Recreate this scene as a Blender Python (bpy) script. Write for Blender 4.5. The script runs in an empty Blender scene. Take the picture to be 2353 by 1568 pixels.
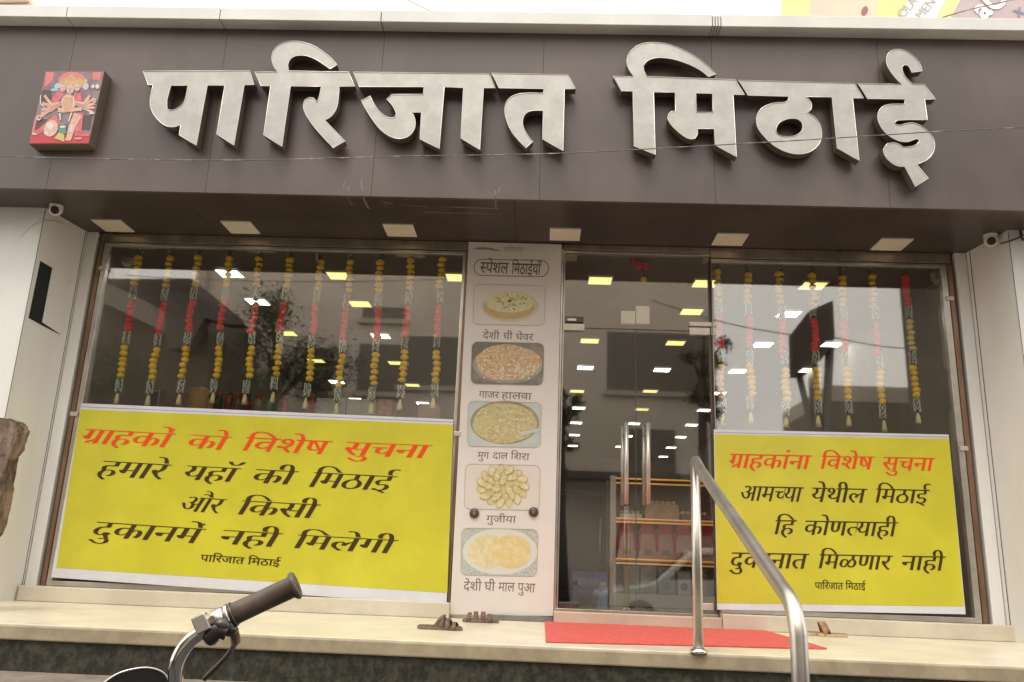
import bpy, bmesh, math, random
from mathutils import Vector, Matrix
from mathutils.geometry import tessellate_polygon

random.seed(11)
SC = bpy.context.scene
COL = SC.collection
R = math.radians

# ------------------------------------------------------------------ camera
# axes of the camera in the world (X along the shop front, Y into the shop, Z up; z=0 is the platform top)
CW, CH, CF = 2353.0, 1568.0, 1900.0
CAM = Vector((0.219, -6.243, 0.457))
UPC = Vector((1456 - CW/2, 6457 + CH/2, CF)).normalized()          # world up seen from the camera
XC = Vector((1.0, -(UPC.x - 0.038*UPC.z)/UPC.y, -0.038)).normalized()
YC = -(UPC.cross(XC))
ROT = Matrix((XC, YC, UPC))                                          # camera (right, up, forward) -> world
cam_d = bpy.data.cameras.new('camera')
cam = bpy.data.objects.new('camera', cam_d)
COL.objects.link(cam)
right, up, fwd = ROT @ Vector((1, 0, 0)), ROT @ Vector((0, 1, 0)), ROT @ Vector((0, 0, 1))
m = Matrix((right, up, -fwd)).transposed().to_4x4()
m.translation = CAM
cam.matrix_world = m
cam_d.sensor_width = 36
cam_d.lens = 36*CF/CW
cam_d.clip_start = 0.05
cam_d.clip_end = 600
SC.camera = cam

# ------------------------------------------------------------------ light: bright overcast
SUN_EL, SUN_AZ = R(62), R(196)
w = bpy.data.worlds.new('World')
SC.world = w
w.use_nodes = True
nt = w.node_tree
nt.nodes.clear()
sky = nt.nodes.new('ShaderNodeTexSky')
sky.sky_type = 'NISHITA'
sky.sun_disc = False
sky.sun_elevation = SUN_EL
sky.sun_rotation = SUN_AZ
sky.air_density = 1.0
sky.dust_density = 6.0
sky.ozone_density = 1.0
hs = nt.nodes.new('ShaderNodeHueSaturation')
hs.inputs['Saturation'].default_value = 0.22
bgn = nt.nodes.new('ShaderNodeBackground')
bgn.inputs['Strength'].default_value = 0.15
wo = nt.nodes.new('ShaderNodeOutputWorld')
nt.links.new(sky.outputs[0], hs.inputs['Color'])
mxs = nt.nodes.new('ShaderNodeMix')                     # overcast: an even bright cloud sheet over most of the sky's own gradient
mxs.data_type = 'RGBA'
for k_ in mxs.inputs:
    if k_.name == 'B' and k_.type == 'RGBA': k_.default_value = (7.8, 7.45, 6.9, 1)
    if k_.name == 'Factor' and k_.type == 'VALUE': k_.default_value = 0.75
nt.links.new(hs.outputs[0], [k_ for k_ in mxs.inputs if k_.name == 'A' and k_.type == 'RGBA'][0])
nt.links.new([k_ for k_ in mxs.outputs if k_.type == 'RGBA'][0], bgn.inputs['Color'])
nt.links.new(bgn.outputs[0], wo.inputs['Surface'])
sun_d = bpy.data.lights.new('sun', 'SUN')
sun_d.energy = 0.6
sun_d.angle = R(18)
sun_d.color = (1.0, 0.95, 0.87)
sun = bpy.data.objects.new('sun', sun_d)
COL.objects.link(sun)
sdir = Vector((math.sin(SUN_AZ)*math.cos(SUN_EL), math.cos(SUN_AZ)*math.cos(SUN_EL), math.sin(SUN_EL)))
sun.rotation_euler = sdir.to_track_quat('Z', 'Y').to_euler()
sun.location = sdir*30
SC.view_settings.view_transform = 'Standard'
SC.view_settings.look = 'None'
SC.view_settings.gamma = 1.0
SC.view_settings.use_curve_mapping = False
SC.view_settings.exposure = 0.80
SC.cycles.use_denoising = True
SC.cycles.max_bounces = 10
SC.cycles.transparent_max_bounces = 24
SC.cycles.sample_clamp_indirect = 6

# ------------------------------------------------------------------ survey helpers (photo reading -> point on a known plane)
def ray(px, py):
    return ROT @ Vector((px - CW/2, CH/2 - py, CF))
def P(px, py, y):
    d = ray(px, py); return CAM + d*((y - CAM.y)/d.y)
def PZ(px, py, z):
    d = ray(px, py); return CAM + d*((z - CAM.z)/d.z)
def PX(px, py, x):
    d = ray(px, py); return CAM + d*((x - CAM.x)/d.x)
def PD(px, py, dist):
    d = ray(px, py); return CAM + d.normalized()*dist

# ------------------------------------------------------------------ materials
MATS = {}
def mat(name, rgb, rough=0.5, metal=0.0, var=0.0, scale=6.0, bump=0.0, bscale=40.0, stretch=(1, 1, 1), rgb2=None, fac=(0.4, 0.65),
        spec=0.5, emit=None, estr=0.0, rvar=0.0, detail=6.0, coat=0.0, alpha=1.0):
    if name in MATS: return MATS[name]
    M = bpy.data.materials.new(name); M.use_nodes = True
    n, l = M.node_tree.nodes, M.node_tree.links
    b = n['Principled BSDF']
    b.inputs['Base Color'].default_value = (*rgb, 1)
    b.inputs['Roughness'].default_value = rough
    b.inputs['Metallic'].default_value = metal
    b.inputs['Specular IOR Level'].default_value = spec
    b.inputs['Coat Weight'].default_value = coat
    if emit:
        b.inputs['Emission Color'].default_value = (*emit, 1); b.inputs['Emission Strength'].default_value = estr
    tc = n.new('ShaderNodeTexCoord'); mp = n.new('ShaderNodeMapping')
    mp.inputs['Scale'].default_value = stretch
    l.new(tc.outputs['Object'], mp.inputs['Vector'])
    if var or rgb2:
        nz = n.new('ShaderNodeTexNoise'); nz.inputs['Scale'].default_value = scale; nz.inputs['Detail'].default_value = detail
        nz.inputs['Roughness'].default_value = 0.65
        l.new(mp.outputs[0], nz.inputs['Vector'])
        rp = n.new('ShaderNodeValToRGB')
        rp.color_ramp.elements[0].position = fac[0]; rp.color_ramp.elements[1].position = fac[1]
        c0 = rgb if rgb2 else tuple(max(0, c*(1 - var)) for c in rgb)
        c1 = rgb2 if rgb2 else tuple(min(1, c*(1 + var)) for c in rgb)
        rp.color_ramp.elements[0].color = (*c0, 1); rp.color_ramp.elements[1].color = (*c1, 1)
        l.new(nz.outputs['Fac'], rp.inputs['Fac']); l.new(rp.outputs['Color'], b.inputs['Base Color'])
        if rvar:
            mr = n.new('ShaderNodeMapRange')
            mr.inputs['To Min'].default_value = max(0.02, rough - rvar); mr.inputs['To Max'].default_value = min(1, rough + rvar)
            l.new(nz.outputs['Fac'], mr.inputs['Value']); l.new(mr.outputs[0], b.inputs['Roughness'])
    if bump:
        nb = n.new('ShaderNodeTexNoise'); nb.inputs['Scale'].default_value = bscale; nb.inputs['Detail'].default_value = 4
        l.new(mp.outputs[0], nb.inputs['Vector'])
        bp = n.new('ShaderNodeBump'); bp.inputs['Strength'].default_value = bump; bp.inputs['Distance'].default_value = 0.01
        l.new(nb.outputs['Fac'], bp.inputs['Height']); l.new(bp.outputs[0], b.inputs['Normal'])
    MATS[name] = M
    return M

def vmat(name, cols, scale=30.0, rough=0.6, stretch=(1, 1, 1)):
    """printed or granular surface: random cells in a few colours"""
    M = bpy.data.materials.new(name); M.use_nodes = True
    n, l = M.node_tree.nodes, M.node_tree.links
    b = n['Principled BSDF']; b.inputs['Roughness'].default_value = rough
    tc = n.new('ShaderNodeTexCoord'); mp = n.new('ShaderNodeMapping'); mp.inputs['Scale'].default_value = stretch
    l.new(tc.outputs['Object'], mp.inputs['Vector'])
    nz = n.new('ShaderNodeTexNoise'); nz.inputs['Scale'].default_value = scale*0.7
    l.new(mp.outputs[0], nz.inputs['Vector'])
    ad = n.new('ShaderNodeVectorMath'); ad.operation = 'MULTIPLY_ADD'
    ad.inputs[1].default_value = (0.02, 0.02, 0.02)
    l.new(nz.outputs['Color'], ad.inputs[0]); l.new(mp.outputs[0], ad.inputs[2])
    vo = n.new('ShaderNodeTexVoronoi'); vo.inputs['Scale'].default_value = scale
    l.new(ad.outputs[0], vo.inputs['Vector'])
    sp = n.new('ShaderNodeSeparateColor'); l.new(vo.outputs['Color'], sp.inputs[0])
    rp = n.new('ShaderNodeValToRGB'); cr = rp.color_ramp
    while len(cr.elements) < len(cols): cr.elements.new(0.5)
    for i, c in enumerate(cols):
        cr.elements[i].position = i/(len(cols) - 1); cr.elements[i].color = (*c, 1)
    l.new(sp.outputs[0], rp.inputs['Fac']); l.new(rp.outputs['Color'], b.inputs['Base Color'])
    MATS[name] = M
    return M

def glass_mat(name, f0=0.09, tint=(0.985, 0.99, 0.98)):
    M = bpy.data.materials.new(name); M.use_nodes = True
    n, l = M.node_tree.nodes, M.node_tree.links
    n.clear()
    out = n.new('ShaderNodeOutputMaterial'); mx = n.new('ShaderNodeMixShader')
    tr = n.new('ShaderNodeBsdfTransparent'); tr.inputs['Color'].default_value = (*tint, 1)
    gl = n.new('ShaderNodeBsdfGlossy'); gl.inputs['Roughness'].default_value = 0.025
    gl.inputs['Color'].default_value = (1, 0.97, 0.93, 1)
    lw = n.new('ShaderNodeLayerWeight')
    pw = n.new('ShaderNodeMath'); pw.operation = 'POWER'; pw.inputs[1].default_value = 5.0
    ma = n.new('ShaderNodeMath'); ma.operation = 'MULTIPLY_ADD'; ma.inputs[1].default_value = 1 - f0; ma.inputs[2].default_value = f0
    lw.inputs['Blend'].default_value = 0.5
    l.new(lw.outputs['Facing'], pw.inputs[0]); l.new(pw.outputs[0], ma.inputs[0])
    # a thin wipe-mark film, thicker in smears
    l.new(ma.outputs[0], mx.inputs['Fac']); l.new(tr.outputs[0], mx.inputs[1]); l.new(gl.outputs[0], mx.inputs[2])
    l.new(mx.outputs[0], out.inputs['Surface'])
    MATS[name] = M
    return M

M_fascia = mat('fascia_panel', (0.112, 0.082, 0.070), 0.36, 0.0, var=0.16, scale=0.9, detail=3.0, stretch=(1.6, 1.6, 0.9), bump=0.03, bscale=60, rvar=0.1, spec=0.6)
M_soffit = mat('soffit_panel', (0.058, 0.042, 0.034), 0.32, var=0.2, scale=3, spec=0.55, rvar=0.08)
M_cornice = mat('cornice_panel', (0.76, 0.74, 0.70), 0.4, var=0.05, scale=2.5)
M_white = mat('white_cladding', (0.77, 0.755, 0.72), 0.38, var=0.04, scale=1.4, stretch=(1.6, 1.6, 0.4), rvar=0.1)
M_joint = mat('joint_dark', (0.10, 0.09, 0.08), 0.8)
M_black = mat('black_void', (0.012, 0.013, 0.014), 0.7)
M_stone = mat('cream_stone', (0.74, 0.66, 0.51), 0.32, var=0.09, scale=3.0, rvar=0.1)
M_nosing = mat('stone_edge', (0.40, 0.33, 0.22), 0.45, var=0.15, scale=6)
M_sill = mat('sill_stone', (0.60, 0.54, 0.43), 0.4, var=0.08, scale=3)
M_granite = mat('dark_granite', (0.016, 0.018, 0.011), 0.5, rgb2=(0.085, 0.078, 0.052), fac=(0.42, 0.74), scale=26, detail=12, bump=0.3, bscale=90, stretch=(1, 1, 0.8))
M_steptop = mat('step_tread', (0.17, 0.14, 0.11), 0.55, rgb2=(0.32, 0.27, 0.21), fac=(0.3, 0.7), scale=9)
M_frame = mat('frame_metal', (0.42, 0.35, 0.27), 0.3, 0.75, var=0.2, scale=4, stretch=(1, 1, 0.3), rvar=0.1)
M_frame2 = mat('frame_bronze', (0.26, 0.15, 0.10), 0.35, 0.6, var=0.25, scale=5, stretch=(1, 1, 0.3))
M_alu = mat('aluminium', (0.62, 0.58, 0.53), 0.28, 0.85, var=0.1, scale=6)
M_steel = mat('polished_steel', (0.68, 0.63, 0.57), 0.36, 1.0, var=0.08, scale=5, rvar=0.06)
M_chrome = mat('chrome', (0.74, 0.71, 0.68), 0.08, 1.0)
M_letter = mat('letter_face_steel', (0.44, 0.42, 0.39), 0.42, 0.45, var=0.10, scale=7, bump=0.05, bscale=120, rvar=0.12)
M_letside = mat('letter_side_darkened', (0.20, 0.165, 0.13), 0.4, 0.6)  # the face's steel darkened: dark reflections on the sides put into the colour
M_patch = mat('satin_fitting', (0.60, 0.55, 0.46), 0.4, 0.55, var=0.06)
M_lightpanel = mat('unlit_diffuser', (0.70, 0.64, 0.50), 0.5)
M_lightrim = mat('lamp_rim', (0.72, 0.70, 0.66), 0.4)
M_glass = glass_mat('window_glass', 0.14)
M_dglass = glass_mat('door_glass', 0.12)
M_yellow = mat('banner_yellow', (0.585, 0.535, 0.042), 0.27, var=0.06, scale=2.5, spec=0.5, bump=0.5, bscale=2.6)
M_vinyl = mat('banner_white', (0.66, 0.66, 0.70), 0.35, var=0.04, scale=5)
M_red = mat('print_red', (0.78, 0.068, 0.012), 0.5, spec=0.3)
M_ink = mat('print_dark', (0.055, 0.030, 0.008), 0.5, spec=0.3)
M_caption = mat('caption_ink', (0.20, 0.14, 0.105), 0.6, spec=0.2)
M_menu = mat('menu_board_white', (0.69, 0.64, 0.59), 0.4, var=0.03, scale=2)
M_mat = mat('red_mat', (0.64, 0.105, 0.085), 0.85, var=0.10, scale=20, bump=0.4, bscale=220)
M_rubber = mat('grip_rubber', (0.115, 0.086, 0.064), 0.38, var=0.15, scale=30)
M_darkmetal = mat('dark_metal', (0.11, 0.10, 0.09), 0.35, 0.8, var=0.2, scale=25)
M_blackplastic = mat('black_plastic', (0.02, 0.02, 0.02), 0.3)
M_marigold = mat('marigold', (0.88, 0.53, 0.012), 0.8, rgb2=(0.95, 0.68, 0.03), scale=40, bump=0.6, bscale=160)
M_cream = mat('cream_flower', (0.78, 0.60, 0.20), 0.8, rgb2=(0.82, 0.70, 0.34), scale=40)
M_redflower = mat('red_flower', (0.75, 0.018, 0.014), 0.8, rgb2=(0.85, 0.05, 0.04), scale=40, bump=0.6, bscale=160)
M_bead = mat('white_bead', (0.74, 0.74, 0.66), 0.5)
M_thread = mat('green_thread', (0.05, 0.075, 0.04), 0.8)
M_tassel = mat('tassel', (0.70, 0.55, 0.16), 0.8, rgb2=(0.74, 0.70, 0.50), scale=30)
M_cable = mat('cable_sheath', (0.045, 0.04, 0.04), 0.5)
M_wire = mat('weathered_wire', (0.13, 0.11, 0.10), 0.5, rgb2=(0.5, 0.45, 0.40), fac=(0.5, 0.72), scale=14)
M_road = mat('asphalt', (0.045, 0.043, 0.04), 0.9, var=0.25, scale=20, bump=0.5, bscale=80)
M_inwall = mat('interior_wall', (0.40, 0.34, 0.27), 0.6, var=0.06)
M_inceil = mat('interior_ceiling', (0.20, 0.165, 0.135), 0.55, var=0.05)
M_infloor = mat('interior_floor', (0.33, 0.29, 0.24), 0.25, var=0.08)
M_lampw = mat('lit_panel_white', (0.9, 0.9, 0.9), 0.5, emit=(1.0, 0.96, 0.88), estr=4.5)
M_lampy = mat('lit_panel_warm', (0.9, 0.85, 0.5), 0.5, emit=(0.86, 0.77, 0.26), estr=0.9)

# ------------------------------------------------------------------ mesh builder
class MB:
    def __init__(s): s.bm = bmesh.new()
    def face(s, pts):
        return s.bm.faces.new([s.bm.verts.new(Vector(p)) for p in pts])
    def hexa(s, a):
        v = [s.bm.verts.new(Vector(p)) for p in a]      # 0-3 bottom ring, 4-7 top ring
        for q in ((3, 2, 1, 0), (4, 5, 6, 7), (0, 1, 5, 4), (1, 2, 6, 5), (2, 3, 7, 6), (3, 0, 4, 7)):
            s.bm.faces.new([v[i] for i in q])
        return s
    def box(s, x0, y0, z0, x1, y1, z1):
        return s.hexa([(x0, y0, z0), (x1, y0, z0), (x1, y1, z0), (x0, y1, z0), (x0, y0, z1), (x1, y0, z1), (x1, y1, z1), (x0, y1, z1)])
    def prism(s, pts, d):
        d = Vector(d); a = [s.bm.verts.new(Vector(p)) for p in pts]; b = [s.bm.verts.new(Vector(p) + d) for p in pts]
        s.bm.faces.new(a); s.bm.faces.new(list(reversed(b)))
        n = len(pts)
        for i in range(n):
            j = (i + 1) % n
            s.bm.faces.new([a[j], a[i], b[i], b[j]])
        return s
    def tube(s, pts, r, seg=12, cap=True):
        pts = [Vector(p) for p in pts]; n = len(pts)
        rs = r if isinstance(r, (list, tuple)) else [r]*n
        rings = []; ref = None
        for i in range(n):
            t = (pts[min(i + 1, n - 1)] - pts[max(i - 1, 0)]).normalized()
            if ref is None:
                ref = t.orthogonal().normalized()
            ref = (ref - t*ref.dot(t))
            ref = ref.normalized() if ref.length > 1e-6 else t.orthogonal().normalized()
            bn = t.cross(ref)
            rings.append([s.bm.verts.new(pts[i] + (ref*math.cos(2*math.pi*k/seg) + bn*math.sin(2*math.pi*k/seg))*rs[i]) for k in range(seg)])
        for i in range(n - 1):
            for k in range(seg):
                k2 = (k + 1) % seg
                f = s.bm.faces.new([rings[i][k], rings[i][k2], rings[i + 1][k2], rings[i + 1][k]]); f.smooth = True
        if cap:
            s.bm.faces.new(list(reversed(rings[0]))); s.bm.faces.new(rings[-1])
        return s
    def ball(s, c, r, sub=2, sq=(1, 1, 1), jit=0.0):
        q = bmesh.ops.create_icosphere(s.bm, subdivisions=sub, radius=1.0)
        for v in q['verts']:
            k = 1 + random.uniform(-jit, jit)
            v.co = Vector((c[0] + v.co.x*r*sq[0]*k, c[1] + v.co.y*r*sq[1]*k, c[2] + v.co.z*r*sq[2]*k))
        for v in q['verts']:
            for f in v.link_faces: f.smooth = True
        return s
    def torus(s, c, ax, R0, r, seg=40, rs=8):
        c = Vector(c); ax = Vector(ax).normalized(); u = ax.orthogonal().normalized(); v = ax.cross(u)
        rings = []
        for i in range(seg):
            a = 2*math.pi*i/seg; d = u*math.cos(a) + v*math.sin(a)
            rings.append([s.bm.verts.new(c + d*(R0 + r*math.cos(2*math.pi*k/rs)) + ax*r*math.sin(2*math.pi*k/rs)) for k in range(rs)])
        for i in range(seg):
            for k in range(rs):
                f = s.bm.faces.new([rings[i][k], rings[(i + 1) % seg][k], rings[(i + 1) % seg][(k + 1) % rs], rings[i][(k + 1) % rs]]); f.smooth = True
        return s
    def build(s, name, m, parent=None, bevel=0.0, seg=2):
        bmesh.ops.recalc_face_normals(s.bm, faces=s.bm.faces[:])
        me = bpy.data.meshes.new(name); s.bm.to_mesh(me); s.bm.free()
        me.materials.append(m)
        o = bpy.data.objects.new(name, me); COL.objects.link(o)
        if parent is not None: adopt(o, parent)
        if bevel:
            b = o.modifiers.new('bevel', 'BEVEL'); b.width = bevel; b.segments = seg; b.limit_method = 'ANGLE'
        return o

def adopt(o, parent):
    o.parent = parent
    if parent.parent is None:
        o.matrix_parent_inverse = Matrix.Translation(parent.location).inverted()
def thing(name, label, cat, loc=(0, 0, 0), group=None):
    o = bpy.data.objects.new(name, None); o.empty_display_size = 0.1; COL.objects.link(o)
    o.location = loc
    tag(o, label, cat, group)
    return o
def tag(o, label, cat, group=None):
    o['label'] = label; o['category'] = cat
    if group: o['group'] = group
    return o
def structure(o):
    o['kind'] = 'structure'; return o
def dup(root, loc, label=None, group=None):
    r = root.copy(); COL.objects.link(r); r.location = loc
    if label: r['label'] = label
    if group: r['group'] = group
    for ch in list(root.children):
        c = ch.copy(); COL.objects.link(c); c.parent = r
        for g in list(ch.children):
            d = g.copy(); COL.objects.link(d); d.parent = c
    return r

# ------------------------------------------------------------------ outlines
def smooth_outline(pts, ang=36, step=14.0):
    """closed outline: keep sharp corners, round the shallow ones with a Catmull-Rom pass"""
    n = len(pts); out = []
    P2 = [Vector(p) for p in pts]
    def corner(i):
        a = (P2[i] - P2[i - 1]); b = (P2[(i + 1) % n] - P2[i])
        return a.angle(b) > R(ang) if a.length and b.length else True
    cor = [corner(i) for i in range(n)]
    for i in range(n):
        p0, p1, p2, p3 = P2[i - 1], P2[i], P2[(i + 1) % n], P2[(i + 2) % n]
        out.append(p1)
        if cor[i] and cor[(i + 1) % n]: continue
        L = (p2 - p1).length
        k = max(2, min(8, int(L/step)))
        def tan(a, b, c):
            la, lb = (b - a).length, (c - b).length
            return ((b - a)/la*lb + (c - b)/lb*la)/(la + lb)
        t1 = (p2 - p1).normalized() if cor[i] else tan(p0, p1, p2)
        t2 = (p2 - p1).normalized() if cor[(i + 1) % n] else tan(p1, p2, p3)
        t1 = t1.normalized()*L; t2 = t2.normalized()*L
        for j in range(1, k):
            t = j/k
            out.append(p1*(2*t**3 - 3*t*t + 1) + t1*(t**3 - 2*t*t + t) + p2*(-2*t**3 + 3*t*t) + t2*(t**3 - t*t))
    return out
def fill(mb, loops3):
    """flat filled face set (outer loops and holes) from 3-D loops"""
    flat = [v for lp in loops3 for v in lp]
    tris = tessellate_polygon([[Vector((v[0], v[2], 0)) for v in lp] for lp in loops3])
    vs = [mb.bm.verts.new(v) for v in flat]
    for t in tris:
        try: mb.bm.faces.new([vs[i] for i in t])
        except ValueError: pass

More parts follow.
